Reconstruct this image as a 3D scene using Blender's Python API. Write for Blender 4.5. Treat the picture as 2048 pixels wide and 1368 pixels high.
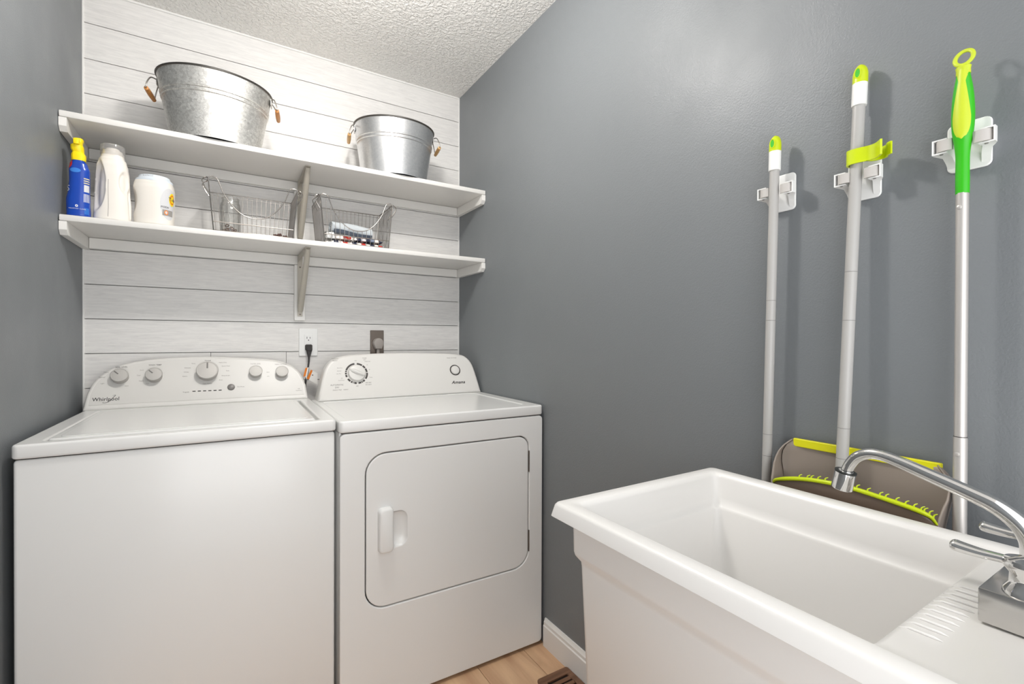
import bpy, bmesh, math, random
from mathutils import Vector, Matrix, noise
random.seed(7)
PI = math.pi
for o in list(bpy.data.objects): bpy.data.objects.remove(o)
S = bpy.context.scene
COL = S.collection

# ------------------------------------------------------------------ camera, world, lamps, exposure
cam_d = bpy.data.cameras.new('camera'); cam = bpy.data.objects.new('camera', cam_d); COL.objects.link(cam)
YAW, PITCH, ROLL = 0.5508, -0.0055, 0.0029
F = Vector((math.sin(YAW)*math.cos(PITCH), math.cos(YAW)*math.cos(PITCH), math.sin(PITCH)))
R = Vector((math.cos(YAW), -math.sin(YAW), 0)); U = R.cross(F)
R2 = R*math.cos(ROLL)+U*math.sin(ROLL); U2 = U*math.cos(ROLL)-R*math.sin(ROLL)
M = Matrix((R2, U2, -F)).transposed().to_4x4(); M.translation = Vector((0.4303, -2.235, 1.165))
cam.matrix_world = M
cam_d.sensor_width = 36; cam_d.lens = 938.73/2048*36; cam_d.clip_start = .02
S.camera = cam
w = bpy.data.worlds.new('world'); S.world = w; w.use_nodes = True
bg = w.node_tree.nodes['Background']; bg.inputs[0].default_value = (.985, .99, 1, 1); bg.inputs[1].default_value = .95
lamp = bpy.data.lights.new('ceiling_lamp', 'POINT'); lamp.energy = 16; lamp.shadow_soft_size = .055; lamp.color = (1, .975, .94)
lo = bpy.data.objects.new('ceiling_lamp', lamp); COL.objects.link(lo); lo.location = (.72, -1.06, 2.285)
area = bpy.data.lights.new('added_fill_light', 'AREA'); area.shape = 'RECTANGLE'; area.size = 1.3; area.size_y = 1.1; area.energy = 7; area.color = (.985, .99, 1)  # unseen fill lamp added behind the camera to brighten ceiling and sink
ao = bpy.data.objects.new('added_fill_light', area); COL.objects.link(ao); ao.location = (.55, -2.75, 1.05); ao.rotation_euler = (math.radians(90+28), 0, 0)
S.view_settings.view_transform = 'Standard'; S.view_settings.look = 'None'
S.view_settings.gamma = 1; S.view_settings.use_curve_mapping = False
S.view_settings.exposure = 0.78

W, H, YR = 1.4782, 2.4201, -2.62      # room width, height, rear edge

# ------------------------------------------------------------------ materials
def srgb(r, g, b):
    f = lambda c: (c/255/12.92 if c/255 <= .04045 else ((c/255+.055)/1.055)**2.4)
    return (f(r), f(g), f(b), 1)
def mat(name, col, rough=.5, metal=0, bump=None, spec=.5, coat=0, var=None, alpha=None, stretch=(1, 1, 1), noise_col=None):
    """bump=(scale, strength, distance); var=(scale, amount) small tone variation"""
    m = bpy.data.materials.new(name); m.use_nodes = True; nt = m.node_tree; n = nt.nodes; p = n['Principled BSDF']
    p.inputs['Base Color'].default_value = col; p.inputs['Roughness'].default_value = rough
    p.inputs['Metallic'].default_value = metal; p.inputs['Specular IOR Level'].default_value = spec
    p.inputs['Coat Weight'].default_value = coat; p.inputs['Coat Roughness'].default_value = .08
    tc = n.new('ShaderNodeTexCoord'); mp = n.new('ShaderNodeMapping'); mp.inputs['Scale'].default_value = stretch
    nt.links.new(tc.outputs['Object'], mp.inputs[0])
    if bump:
        t = n.new('ShaderNodeTexNoise'); t.inputs['Scale'].default_value = bump[0]; t.inputs['Detail'].default_value = 3
        b = n.new('ShaderNodeBump'); b.inputs['Strength'].default_value = bump[1]; b.inputs['Distance'].default_value = bump[2]
        nt.links.new(mp.outputs[0], t.inputs['Vector']); nt.links.new(t.outputs[0], b.inputs['Height']); nt.links.new(b.outputs[0], p.inputs['Normal'])
    if var:
        t = n.new('ShaderNodeTexNoise'); t.inputs['Scale'].default_value = var[0]; t.inputs['Detail'].default_value = 5
        r = n.new('ShaderNodeValToRGB'); c2 = noise_col or tuple(c*(1-var[1]) for c in col[:3])+(1,)
        r.color_ramp.elements[0].position = .35; r.color_ramp.elements[0].color = c2
        r.color_ramp.elements[1].position = .65; r.color_ramp.elements[1].color = col
        nt.links.new(mp.outputs[0], t.inputs['Vector']); nt.links.new(t.outputs[0], r.inputs[0]); nt.links.new(r.outputs[0], p.inputs['Base Color'])
    return m

def wall_paint(name, col):
    m = mat(name, col, .45, bump=(300, .45, .0013), spec=.5)
    nt = m.node_tree; n = nt.nodes; p = n['Principled BSDF']
    t = n.new('ShaderNodeTexNoise'); t.inputs['Scale'].default_value = 3.2; t.inputs['Detail'].default_value = 4
    tc = n['Texture Coordinate']; nt.links.new(tc.outputs['Object'], t.inputs['Vector'])
    r = n.new('ShaderNodeMapRange'); r.inputs[1].default_value = .35; r.inputs[2].default_value = .7; r.inputs[3].default_value = .40; r.inputs[4].default_value = .56
    nt.links.new(t.outputs[0], r.inputs[0]); nt.links.new(r.outputs[0], p.inputs['Roughness'])
    return m
def plank_paint():
    m = mat('white_washed_plank', srgb(222, 220, 217), .55, bump=(70, .25, .0010), stretch=(.07, 1, 1.6))
    nt = m.node_tree; n = nt.nodes; p = n['Principled BSDF']
    tc = n['Texture Coordinate']; mp = n.new('ShaderNodeMapping'); mp.inputs['Scale'].default_value = (14, 60, 150)
    oi = n.new('ShaderNodeObjectInfo'); av = n.new('ShaderNodeVectorMath'); av.operation = 'ADD'
    nt.links.new(tc.outputs['Object'], av.inputs[0]); nt.links.new(oi.outputs['Random'], av.inputs[1]); nt.links.new(av.outputs[0], mp.inputs[0])
    t = n.new('ShaderNodeTexNoise'); t.inputs['Scale'].default_value = 1; t.inputs['Detail'].default_value = 8; t.inputs['Roughness'].default_value = .65; t.inputs['Distortion'].default_value = .6
    nt.links.new(mp.outputs[0], t.inputs['Vector'])
    r = n.new('ShaderNodeValToRGB'); r.color_ramp.elements[0].position = .3; r.color_ramp.elements[0].color = srgb(211, 209, 207)
    r.color_ramp.elements[1].position = .62; r.color_ramp.elements[1].color = srgb(227, 225, 222)
    nt.links.new(t.outputs[0], r.inputs[0]); nt.links.new(r.outputs[0], p.inputs['Base Color'])
    return m
def oak(name, c1, c2, scale=(14, 1.6, 14)):
    m = mat(name, c1, .42, bump=(60, .15, .0005), stretch=(1, .15, 1))
    nt = m.node_tree; n = nt.nodes; p = n['Principled BSDF']
    tc = n['Texture Coordinate']; mp = n.new('ShaderNodeMapping'); mp.inputs['Scale'].default_value = scale
    oi = n.new('ShaderNodeObjectInfo'); av = n.new('ShaderNodeVectorMath'); av.operation = 'ADD'
    nt.links.new(tc.outputs['Object'], av.inputs[0]); nt.links.new(oi.outputs['Random'], av.inputs[1]); nt.links.new(av.outputs[0], mp.inputs[0])
    t = n.new('ShaderNodeTexNoise'); t.inputs['Scale'].default_value = 1; t.inputs['Detail'].default_value = 6; t.inputs['Distortion'].default_value = 1.6
    nt.links.new(mp.outputs[0], t.inputs['Vector'])
    r = n.new('ShaderNodeValToRGB'); r.color_ramp.elements[0].position = .3; r.color_ramp.elements[0].color = c2
    r.color_ramp.elements[1].position = .7; r.color_ramp.elements[1].color = c1
    nt.links.new(t.outputs[0], r.inputs[0]); nt.links.new(r.outputs[0], p.inputs['Base Color'])
    return m
def galv(name, c1, c2, rough, scale, rv=.07):
    m = mat(name, c1, rough, 1); nt = m.node_tree; n = nt.nodes; p = n['Principled BSDF']
    tc = n['Texture Coordinate']; v = n.new('ShaderNodeTexVoronoi'); v.inputs['Scale'].default_value = scale
    nz = n.new('ShaderNodeTexNoise'); nz.inputs['Scale'].default_value = scale*.8
    mx = n.new('ShaderNodeVectorMath'); mx.operation = 'MULTIPLY_ADD'; mx.inputs[1].default_value = (.02, .02, .02)
    nt.links.new(tc.outputs['Object'], nz.inputs['Vector']); nt.links.new(nz.outputs['Color'], mx.inputs[0]); nt.links.new(tc.outputs['Object'], mx.inputs[2])
    nt.links.new(mx.outputs[0], v.inputs['Vector'])
    sp = n.new('ShaderNodeSeparateColor'); nt.links.new(v.outputs['Color'], sp.inputs[0])
    r = n.new('ShaderNodeValToRGB'); r.color_ramp.elements[0].color = c2; r.color_ramp.elements[1].color = c1
    nt.links.new(sp.outputs[0], r.inputs[0]); nt.links.new(r.outputs[0], p.inputs['Base Color'])
    q = n.new('ShaderNodeMapRange'); q.inputs[3].default_value = rough-rv; q.inputs[4].default_value = rough+rv
    nt.links.new(sp.outputs[1], q.inputs[0]); nt.links.new(q.outputs[0], p.inputs['Roughness'])
    return m
def ceiling_mat():
    m = mat('knockdown_ceiling', srgb(240, 238, 234), .8); nt = m.node_tree; n = nt.nodes; p = n['Principled BSDF']
    tc = n['Texture Coordinate']
    nz = n.new('ShaderNodeTexNoise'); nz.inputs['Scale'].default_value = 85; nz.inputs['Detail'].default_value = 2.5; nz.inputs['Distortion'].default_value = .5
    rr = n.new('ShaderNodeValToRGB'); rr.color_ramp.elements[0].position = .42; rr.color_ramp.elements[1].position = .6
    b = n.new('ShaderNodeBump'); b.inputs['Strength'].default_value = .75; b.inputs['Distance'].default_value = .004
    nt.links.new(tc.outputs['Object'], nz.inputs['Vector']); nt.links.new(nz.outputs[0], rr.inputs[0]); nt.links.new(rr.outputs[0], b.inputs['Height']); nt.links.new(b.outputs[0], p.inputs['Normal'])
    return m
def clear(name, tint=(.95, .95, .95, 1), bump=None, milk=.04):
    m = bpy.data.materials.new(name); m.use_nodes = True; nt = m.node_tree; n = nt.nodes; n.clear()
    out = n.new('ShaderNodeOutputMaterial'); mx = n.new('ShaderNodeMixShader'); tr = n.new('ShaderNodeBsdfTransparent'); gl = n.new('ShaderNodeBsdfGlossy')
    fr = n.new('ShaderNodeLayerWeight'); fr.inputs[0].default_value = .25; fm = n.new('ShaderNodeMath'); fm.operation = 'MULTIPLY_ADD'; fm.inputs[1].default_value = .75; fm.inputs[2].default_value = .05
    tr.inputs[0].default_value = tint; gl.inputs['Roughness'].default_value = .06
    dfm = n.new('ShaderNodeMixShader'); dif = n.new('ShaderNodeBsdfDiffuse'); dif.inputs[0].default_value = (.8, .79, .78, 1); dfm.inputs[0].default_value = milk
    nt.links.new(fr.outputs['Facing'], fm.inputs[0]); nt.links.new(fm.outputs[0], mx.inputs[0]); nt.links.new(tr.outputs[0], dfm.inputs[1]); nt.links.new(dif.outputs[0], dfm.inputs[2]); nt.links.new(dfm.outputs[0], mx.inputs[1]); nt.links.new(gl.outputs[0], mx.inputs[2]); nt.links.new(mx.outputs[0], out.inputs[0])
    if bump:
        tc = n.new('ShaderNodeTexCoord'); t = n.new('ShaderNodeTexVoronoi'); t.inputs['Scale'].default_value = bump
        b = n.new('ShaderNodeBump'); b.inputs['Strength'].default_value = .6; b.inputs['Distance'].default_value = .002
        nt.links.new(tc.outputs['Object'], t.inputs['Vector']); nt.links.new(t.outputs[0], b.inputs['Height'])
        nt.links.new(b.outputs[0], gl.inputs['Normal']); nt.links.new(b.outputs[0], fr.inputs['Normal'])
    return m
def stripes(name, cols, scale, axis=0):
    m = mat(name, cols[0], .9); nt = m.node_tree; n = nt.nodes; p = n['Principled BSDF']; tc = n['Texture Coordinate']
    sx = n.new('ShaderNodeSeparateXYZ'); nt.links.new(tc.outputs['Object'], sx.inputs[0])
    mu = n.new('ShaderNodeMath'); mu.operation = 'MULTIPLY'; mu.inputs[1].default_value = scale; nt.links.new(sx.outputs[axis], mu.inputs[0])
    fr = n.new('ShaderNodeMath'); fr.operation = 'FRACT'; nt.links.new(mu.outputs[0], fr.inputs[0])
    r = n.new('ShaderNodeValToRGB'); r.color_ramp.interpolation = 'CONSTANT'; e = r.color_ramp.elements
    e[0].position = 0; e[0].color = cols[0]; e[1].position = 1/len(cols); e[1].color = cols[1]
    for i in range(2, len(cols)): q = e.new(i/len(cols)); q.color = cols[i]
    nt.links.new(fr.outputs[0], r.inputs[0]); nt.links.new(r.outputs[0], p.inputs['Base Color'])
    return m

GREY = wall_paint('slate_grey_paint', srgb(119, 123, 126))
PLANK = plank_paint()
CEIL = ceiling_mat()
TRIM = mat('white_trim_paint', srgb(232, 231, 228), .4, bump=(40, .08, .001))
DARK = mat('dark_gap', srgb(60, 57, 54), .9)
SHELF = mat('white_shelf_paint', srgb(231, 229, 225), .42, bump=(90, .10, .0008), stretch=(.1, 1, 1))
OAK = oak('light_oak_board', srgb(222, 186, 148), srgb(190, 150, 118))
OAK2 = oak('brown_vent_wood', srgb(132, 96, 72), srgb(104, 72, 52), (6, 60, 60))
ENAMEL = mat('white_enamel', srgb(225, 225, 223), .22, spec=.5)
ENAMEL_PL = mat('white_console_plastic', srgb(222, 220, 216), .3)
FASCIA = mat('pale_grey_fascia', srgb(212, 210, 206), .35)
SILVER = mat('brushed_silver', srgb(184, 181, 177), .5, .25)
SHINY = mat('shiny_silver_ring', srgb(215, 213, 210), .15, 1)
KDARK = mat('dark_knob_side', srgb(62, 58, 55), .4)
INK = mat('black_ink', srgb(35, 33, 32), .6)
INKG = mat('grey_ink', srgb(150, 146, 142), .7)
GREYPL = mat('grey_button_plastic', srgb(118, 115, 112), .35)
BLACK = mat('black_rubber', srgb(38, 34, 32), .5)
ORANGE = mat('orange_label_print', srgb(222, 125, 35), .7)
PAPER = mat('white_paper_tag', srgb(238, 236, 232), .8)
OUTW = mat('white_outlet_plastic', srgb(228, 228, 226), .35)
STEELPL = mat('brown_steel_plate', srgb(120, 110, 102), .3, .7)
PLUGG = mat('grey_plug', srgb(160, 153, 147), .5)
BRK = mat('beige_grey_bracket_steel', srgb(186, 180, 168), .38, .1)
GALV1 = galv('mottled_galvanised_steel', srgb(232, 231, 227), srgb(198, 196, 192), .50, 170)
GALV2 = galv('smooth_galvanised_steel', srgb(226, 226, 226), srgb(214, 215, 216), .36, 160, .02)
RIMD = mat('dark_rolled_rim', srgb(105, 102, 98), .35, 1)
WIRE = mat('chrome_wire', srgb(168, 163, 158), .25, 1)
WOODH = oak('turned_wood_grip', srgb(206, 142, 72), srgb(176, 112, 50), (60, 60, 10))
WOODH2 = oak('pale_wood_grip', srgb(214, 172, 112), srgb(190, 144, 84), (60, 60, 10))
UNDER = mat('dark_bucket_underside', srgb(70, 70, 70), .5, 1)
BLUE = mat('glossy_blue_plastic', srgb(6, 66, 172), .22, coat=.4)
BLUE2 = mat('light_blue_print', srgb(60, 130, 215), .3)
YEL = mat('yellow_plastic', srgb(250, 222, 10), .35)
RED = mat('red_print', srgb(205, 40, 40), .35)
WPRINT = mat('white_print', srgb(225, 228, 232), .4)
GOLDP = mat('beige_print', srgb(206, 198, 160), .4)
CREAM = mat('cream_bottle_plastic', srgb(232, 227, 219), .32)
LIDB = mat('pale_blue_lid', srgb(214, 222, 230), .35)
LABEL = mat('pale_grey_label', srgb(208, 208, 210), .35)
CLEARC = clear('cloudy_clear_cap', (.93, .92, .91, 1), None, .22)
GLASS = clear('pressed_glass', (.93, .93, .92, 1), bump=95)
BEAD = mat('brown_bead', srgb(112, 72, 40), .35)
CRUMB = mat('dark_brown_crumb', srgb(82, 56, 50), .8)
TOWEL = mat('pale_blue_grey_cloth', srgb(190, 196, 200), .95, bump=(400, .5, .001))
TOWEL2 = mat('slate_blue_cloth', srgb(98, 108, 122), .95, bump=(400, .5, .001))
CL1 = stripes('red_white_navy_stripes', [srgb(232, 228, 222), srgb(206, 60, 50), srgb(232, 228, 222), srgb(50, 56, 78)], 14)
CL2 = stripes('navy_white_check', [srgb(46, 50, 70), srgb(220, 220, 222), srgb(46, 50, 70), srgb(120, 130, 150), srgb(238, 232, 226)], 11)
CL3 = mat('cream_cloth', srgb(236, 228, 220), .95, bump=(300, .4, .001))
SPACK = mat('crinkled_silver_wrap', srgb(190, 190, 188), .3, .8, bump=(90, 1, .004))
REDC = mat('red_cloth', srgb(208, 60, 48), .9)
SINKM = mat('white_sink_plastic', srgb(234, 232, 229), .34)
CHROME = mat('polished_chrome', srgb(225, 224, 222), .06, 1)
CHROMEB = mat('brushed_chrome', srgb(205, 203, 200), .2, 1)
BLKRING = mat('black_aerator_ring', srgb(30, 32, 30), .4)
POLEG = mat('grey_painted_pole', srgb(178, 176, 173), .35)
POLEM = mat('satin_aluminium_pole', srgb(200, 196, 192), .42, .55)
WHITEPL = mat('white_grip_plastic', srgb(236, 236, 234), .35)
LIME = mat('lime_plastic', srgb(198, 216, 8), .35)
LIME2 = mat('lime_inlay', srgb(196, 212, 44), .45)
GREEN = mat('bright_green_plastic', srgb(52, 180, 20), .32)
LIMEY = mat('yellow_rubber', srgb(226, 222, 8), .45)
JAW = mat('light_grey_rubber', srgb(190, 186, 182), .5)
TAUPE = mat('taupe_dustpan_plastic', srgb(150, 138, 128), .38)
HOODM = mat('darker_hood_brown', srgb(104, 88, 76), .38)  # hood skin coloured a darker brown than the tray
BRISTLE = mat('grey_bristle', srgb(150, 150, 150), .9)

# ------------------------------------------------------------------ mesh building
class B:
    def __init__(s): s.bm = bmesh.new()
    def face(s, vs, mi=0):
        try: f = s.bm.faces.new(vs); f.material_index = mi; return f
        except ValueError: return None
    def box(s, a, b, bev=0, seg=2, mi=0, M=None):
        t = bmesh.new(); bmesh.ops.create_cube(t, size=1)
        for v in t.verts: v.co = Vector([a[i]+(v.co[i]+.5)*(b[i]-a[i]) for i in range(3)])
        if bev: bmesh.ops.bevel(t, geom=t.edges[:], offset=bev, segments=seg, affect='EDGES', profile=.5)
        s.merge(t, M, mi); return s
    def merge(s, t, M=None, mi=0):
        mp = {}
        for v in t.verts: mp[v] = s.bm.verts.new(M @ v.co if M else v.co)
        for f in t.faces: s.face([mp[v] for v in f.verts], mi if mi is not None else f.material_index)
        t.free()
    def loft(s, rings, cap=(True, True), closed=True, mi=0, M=None):
        """rings: list of lists of points"""
        vs = [[s.bm.verts.new(M @ Vector(p) if M else Vector(p)) for p in r] for r in rings]
        n = len(rings[0])
        for i in range(len(vs)-1):
            m_ = mi[i] if isinstance(mi, (list, tuple)) else mi
            for j in range(n if closed else n-1):
                k = (j+1) % n; s.face([vs[i][j], vs[i][k], vs[i+1][k], vs[i+1][j]], m_)
        if cap[0]: s.face(list(reversed(vs[0])), mi[0] if isinstance(mi, (list, tuple)) else mi)
        if cap[1]: s.face(vs[-1], mi[-1] if isinstance(mi, (list, tuple)) else mi)
        return s
    def lathe(s, prof, M=None, seg=32, sx=1, sy=1, cap=(True, True), mi=0):
        return s.loft([[(r*math.cos(2*PI*j/seg)*sx, r*math.sin(2*PI*j/seg)*sy, z) for j in range(seg)] for r, z in prof], cap, True, mi, M)
    def tube(s, pts, r, seg=10, closed=False, cap=True, flat=1, up=None, mi=0):
        pts = [Vector(p) for p in pts]; n = len(pts); rr = r if isinstance(r, (list, tuple)) else [r]*n
        rings = []; prev = None
        for i in range(n):
            if closed: t = pts[(i+1) % n]-pts[i-1]
            else: t = pts[min(i+1, n-1)]-pts[max(i-1, 0)]
            t.normalize()
            if prev is None:
                a = Vector(up) if up else (Vector((0, 0, 1)) if abs(t.z) < .9 else Vector((1, 0, 0)))
            else: a = prev
            a = (a-t*a.dot(t)).normalized(); prev = a; b = t.cross(a)
            rings.append([pts[i]+(a*math.cos(2*PI*k/seg)+b*math.sin(2*PI*k/seg)*flat)*rr[i] for k in range(seg)])
        if closed: rings.append(rings[0])
        return s.loft(rings, (cap and not closed,)*2, True, mi)
    def grid(s, fn, nu, nv, mi=0, closed_u=False):
        vs = [[s.bm.verts.new(Vector(fn(i/nu, j/nv))) for j in range(nv+1)] for i in range(nu if closed_u else nu+1)]
        for i in range(nu):
            for j in range(nv):
                k = (i+1) % len(vs) if closed_u else i+1
                s.face([vs[i][j], vs[k][j], vs[k][j+1], vs[i][j+1]], mi)
        return s
    def obj(s, name, m, parent=None, smooth=True, ang=35, loc=None, kind=None, weld=False):
        if weld: bmesh.ops.remove_doubles(s.bm, verts=s.bm.verts, dist=1e-5)
        bmesh.ops.recalc_face_normals(s.bm, faces=s.bm.faces)
        me = bpy.data.meshes.new(name); s.bm.to_mesh(me); s.bm.free()
        return finish(name, me, m, parent, smooth, ang, loc, kind)
def finish(name, me, m, parent=None, smooth=True, ang=35, loc=None, kind=None):
    me.materials.clear()
    for q in (m if isinstance(m, (list, tuple)) else [m]): me.materials.append(q)
    if smooth:
        me.polygons.foreach_set('use_smooth', [True]*len(me.polygons)); me.set_sharp_from_angle(angle=math.radians(ang))
    o = bpy.data.objects.new(name, me); COL.objects.link(o)
    if parent: o.parent = parent
    if loc: o.location = loc
    if kind: o['kind'] = kind
    return o
def thing(name, label, cat, loc=(0, 0, 0), rotz=0, group=None):
    o = bpy.data.objects.new(name, None); COL.objects.link(o); o.empty_display_size = .05
    o.location = loc; o.rotation_euler = (0, 0, rotz); o['label'] = label; o['category'] = cat
    if group: o['group'] = group
    return o
def tag(o, label, cat, group=None, kind=None):
    o['label'] = label; o['category'] = cat
    if group: o['group'] = group
    if kind: o['kind'] = kind
    return o
def struct(o): o['kind'] = 'structure'; return o
def dup(o, parent=None, loc=None, rotz=None):
    c = o.copy(); COL.objects.link(c); c.parent = parent
    if loc is not None: c.location = loc
    if rotz is not None: c.rotation_euler[2] = rotz
    for ch in [x for x in bpy.data.objects if x.parent == o]: dup(ch, c)
    return c
def plate_mesh(outline, holes=(), depth=.002, bevel=0, res=2):
    """flat plate in XY (outline, holes), from z=0 to z=depth, with rounded edges"""
    cu = bpy.data.curves.new('plate', 'CURVE'); cu.dimensions = '2D'; cu.fill_mode = 'BOTH'
    for pts in [outline]+list(holes):
        sp = cu.splines.new('POLY'); sp.points.add(len(pts)-1); sp.use_cyclic_u = True
        for i, q in enumerate(pts): sp.points[i].co = (q[0], q[1], 0, 1)
    cu.extrude = max(depth/2-bevel, 0); cu.bevel_depth = bevel; cu.bevel_resolution = res; cu.offset = -bevel
    return curve_mesh(cu, depth/2)
def curve_mesh(cu, dz=0):
    o = bpy.data.objects.new('tmp', cu); COL.objects.link(o)
    dg = bpy.context.evaluated_depsgraph_get(); me = bpy.data.meshes.new_from_object(o.evaluated_get(dg), depsgraph=dg)
    bpy.data.objects.remove(o); bpy.data.curves.remove(cu)
    for v in me.vertices: v.co.z += dz
    return me
def text_mesh(txt, size, align='CENTER', shear=0, bold=0, depth=.0003, sx=1):
    cu = bpy.data.curves.new('text', 'FONT'); cu.body = txt; cu.size = size; cu.align_x = align; cu.align_y = 'CENTER'
    cu.shear = shear; cu.offset = bold; cu.extrude = depth; cu.resolution_u = 3; cu.space_character = 1.05
    me = curve_mesh(cu, depth)
    for v in me.vertices: v.co.x *= sx
    return me
def join_meshes(lst):
    """lst of (mesh, matrix) -> one bmesh builder"""
    b = B()
    for me, M_ in lst:
        t = bmesh.new(); t.from_mesh(me); b.merge(t, M_); bpy.data.meshes.remove(me)
    return b
def rrect(x0, y0, x1, y1, r, n=6, rs=None):
    rs = rs or (r, r, r, r); out = []
    for (cx, cy, a0, q) in ((x1-rs[0], y1-rs[0], 0, rs[0]), (x0+rs[1], y1-rs[1], 90, rs[1]), (x0+rs[2], y0+rs[2], 180, rs[2]), (x1-rs[3], y0+rs[3], 270, rs[3])):
        for k in range(n+1):
            a = math.radians(a0+90*k/n); out.append((cx+q*math.cos(a), cy+q*math.sin(a)))
    return out
def spline(pts, n=8, closed=False):
    P = [Vector(p) for p in pts]; N = len(P); out = []
    rng = range(N if closed else N-1)
    for i in rng:
        if closed: a, b, c, d = P[(i-1) % N], P[i], P[(i+1) % N], P[(i+2) % N]
        else: a, b, c, d = P[max(i-1, 0)], P[i], P[i+1], P[min(i+2, N-1)]
        for k in range(n):
            t = k/n; out.append(.5*((2*b)+(c-a)*t+(2*a-5*b+4*c-d)*t*t+(3*b-a-3*c+d)*t**3))
    if not closed: out.append(P[-1])
    return out
def frame(origin, x, y, z):
    m = Matrix((Vector(x), Vector(y), Vector(z))).transposed().to_4x4(); m.translation = Vector(origin); return m
def along(p0, p1):
    """matrix whose z axis runs from p0 to p1, x axis towards world +x-ish"""
    p0, p1 = Vector(p0), Vector(p1); z = (p1-p0).normalized(); x = Vector((1, 0, 0)); x = (x-z*x.dot(z)).normalized()
    return frame(p0, x, z.cross(x), z), (p1-p0).length

# ------------------------------------------------------------------ the room
fl = struct(B().box((-.3, YR-.3, -.06), (W+.3, .12, -.008)).obj('floor', DARK, smooth=False))
pw = .19; x = 1.3885-pw*8; row = 0
board_cache = {}
while x < W+.02:
    y = .02-random.random()*.6
    while y > YR:
        y1 = max(y-.92, YR); xa, xb = max(x, -.02), min(x+pw, W+.02)
        if xb-xa > .01:
            B().box((xa+.0008, y1+.0008, -.008), (xb-.0008, min(y, .02)-.0008, 0), .0008, 1).obj('floor_board', OAK, fl)
        y = y1
    x += pw
struct(B().box((-.2, YR, H), (W+.2, .12, H+.1)).obj('ceiling', CEIL, smooth=False))
struct(B().box((-.14, YR, -.05), (0, .12, H+.02)).obj('wall_left', GREY, smooth=False))
struct(B().box((W, YR, -.05), (W+.14, .12, H+.02)).obj('wall_right', GREY, smooth=False))
wb = struct(B().box((-.1, .012, -.05), (W+.1, .12, H+.02)).obj('wall_back', DARK, smooth=False))
zl = [-.02, .11, .235, .36, .485, .61, .735, .86, .9842, 1.1093, 1.2347, 1.3594, 1.4845, 1.5525, 1.6776, 1.7995, 1.9207, 2.0417, 2.1667, 2.2944, 2.4195]
joints = {8: [.386, .66], 7: [.9], 5: [.5], 3: [1.1], 6: [.25], 16: [1.9]}
for i in range(len(zl)-1):
    xs = [.004]+[j for j in joints.get(i, []) if j < W]+[W-.004]
    for a, b in zip(xs, xs[1:]):
        B().box((a+.0006, 0, zl[i]+.0011), (b-.0006, .014, zl[i+1]-.0011), .0009, 1).obj('plank', PLANK, wb)
struct(B().box((0, -.004, 0), (.0055, .013, H), .001, 1).obj('trim_1', TRIM))
struct(B().box((W-.0055, -.003, 0), (W, .013, H), .001, 1).obj('trim_2', TRIM))
struct(B().box((.0055, -.006, H-.008), (W-.0055, .013, H), .002, 1).obj('trim_3', TRIM))
# baseboards: stepped profile swept along y (they stop where the machines stand)
def baseboard(name, x0, s, y0, y1, h=.104):
    pr = [(0, 0), (.013, 0), (.013, h*.74), (.010, h*.78), (.010, h*.88), (.007, h*.92), (.005, h), (0, h)]
    b = B(); b.loft([[(x0+s*u, y, v) for u, v in pr] for y in (y0, y1)]); return struct(b.obj(name, TRIM, ang=25))
baseboard('baseboard_right', W, -1, -.782, YR)
baseboard('baseboard_left', 0, 1, -.76, YR)

# ------------------------------------------------------------------ washer
class Machine:
    pass
TAN = .3
LEAN = (.105, .41, .918)
def lean(u, h):
    g, u0, zb = LEAN; return (u+(u-u0)*g*(h-zb), h+(h-1.165)*g*(h-zb))
def console_frame(yb, zb):
    """maps plate coords (u, h above 0, out) onto the tilted console face"""
    return frame((0, yb-zb*TAN, 0), (1, 0, 0), (0, TAN, 1), Vector((0, -1, TAN)).normalized())
def console(outline, yb, zb, yback, m, parent, bev=.008):
    outline = [lean(*q) for q in outline]; pts = spline([(u, h, 0) for u, h in outline[1:-1]], 4)
    pts = [(outline[0][0], outline[0][1])]+[(q.x, q.y) for q in pts]+[(outline[-1][0], outline[-1][1])]
    me = plate_mesh(list(reversed(pts)), depth=.1, bevel=bev, res=3)
    for v in me.vertices:
        wv = 1-v.co.z/.1                              # 0 at the front face, 1 at the back
        u, h = v.co.x, v.co.y; yf = yb+(h-zb)*TAN
        # rounded edge keeps its real depth near the front
        dd = wv*.1 if wv < .3 else .03+(wv-.3)/.7*(yback-yf-.03)
        v.co = Vector((u, yf+dd, h))
    return finish('control_panel', me, m, parent, ang=30)
def put(me, M_, name, m, parent, **k):
    me.transform(M_); return finish(name, me, m, parent, **k)
def knob(parent, CF, u, h, r, ht, top=SILVER, pointer=None, name='knob'):
    u, h = lean(u, h); Mk = CF @ Matrix.Translation((u, h, 0)); b = B()
    prof = [(r*.93, 0), (r*.97, ht*.78), (r*1.0, ht*.82), (r*1.0, ht*.93), (r*.95, ht), (r*.88, ht*1.0), (r*.86, ht*.96), (r*.5, ht*.99), (0.0005, ht*1.0)]
    mi = [1, 2, 2, 2, 2, 0, 0, 0]
    b.lathe(prof, Matrix(), 48, mi=mi)
    o = b.obj(name, [top, KDARK, SHINY], parent, ang=40); o.matrix_local = CFm(Mk)
    if pointer is not None:
        a = pointer; q = B().box((-r*.07, r*.18, ht*.97), (r*.07, r*.82, ht*1.03), .0003, 1, M=Matrix.Rotation(a, 4, 'Z'))
        q.obj('pointer', GREYPL, o)
    return o
def CFm(Mk):
    # orthonormalise (the h axis of the console frame carries 1/cos of the tilt)
    x, y, z = Mk.col[0].xyz.normalized(), Mk.col[1].xyz.normalized(), Mk.col[2].xyz.normalized()
    return frame(Mk.translation, x, y, z)

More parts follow.
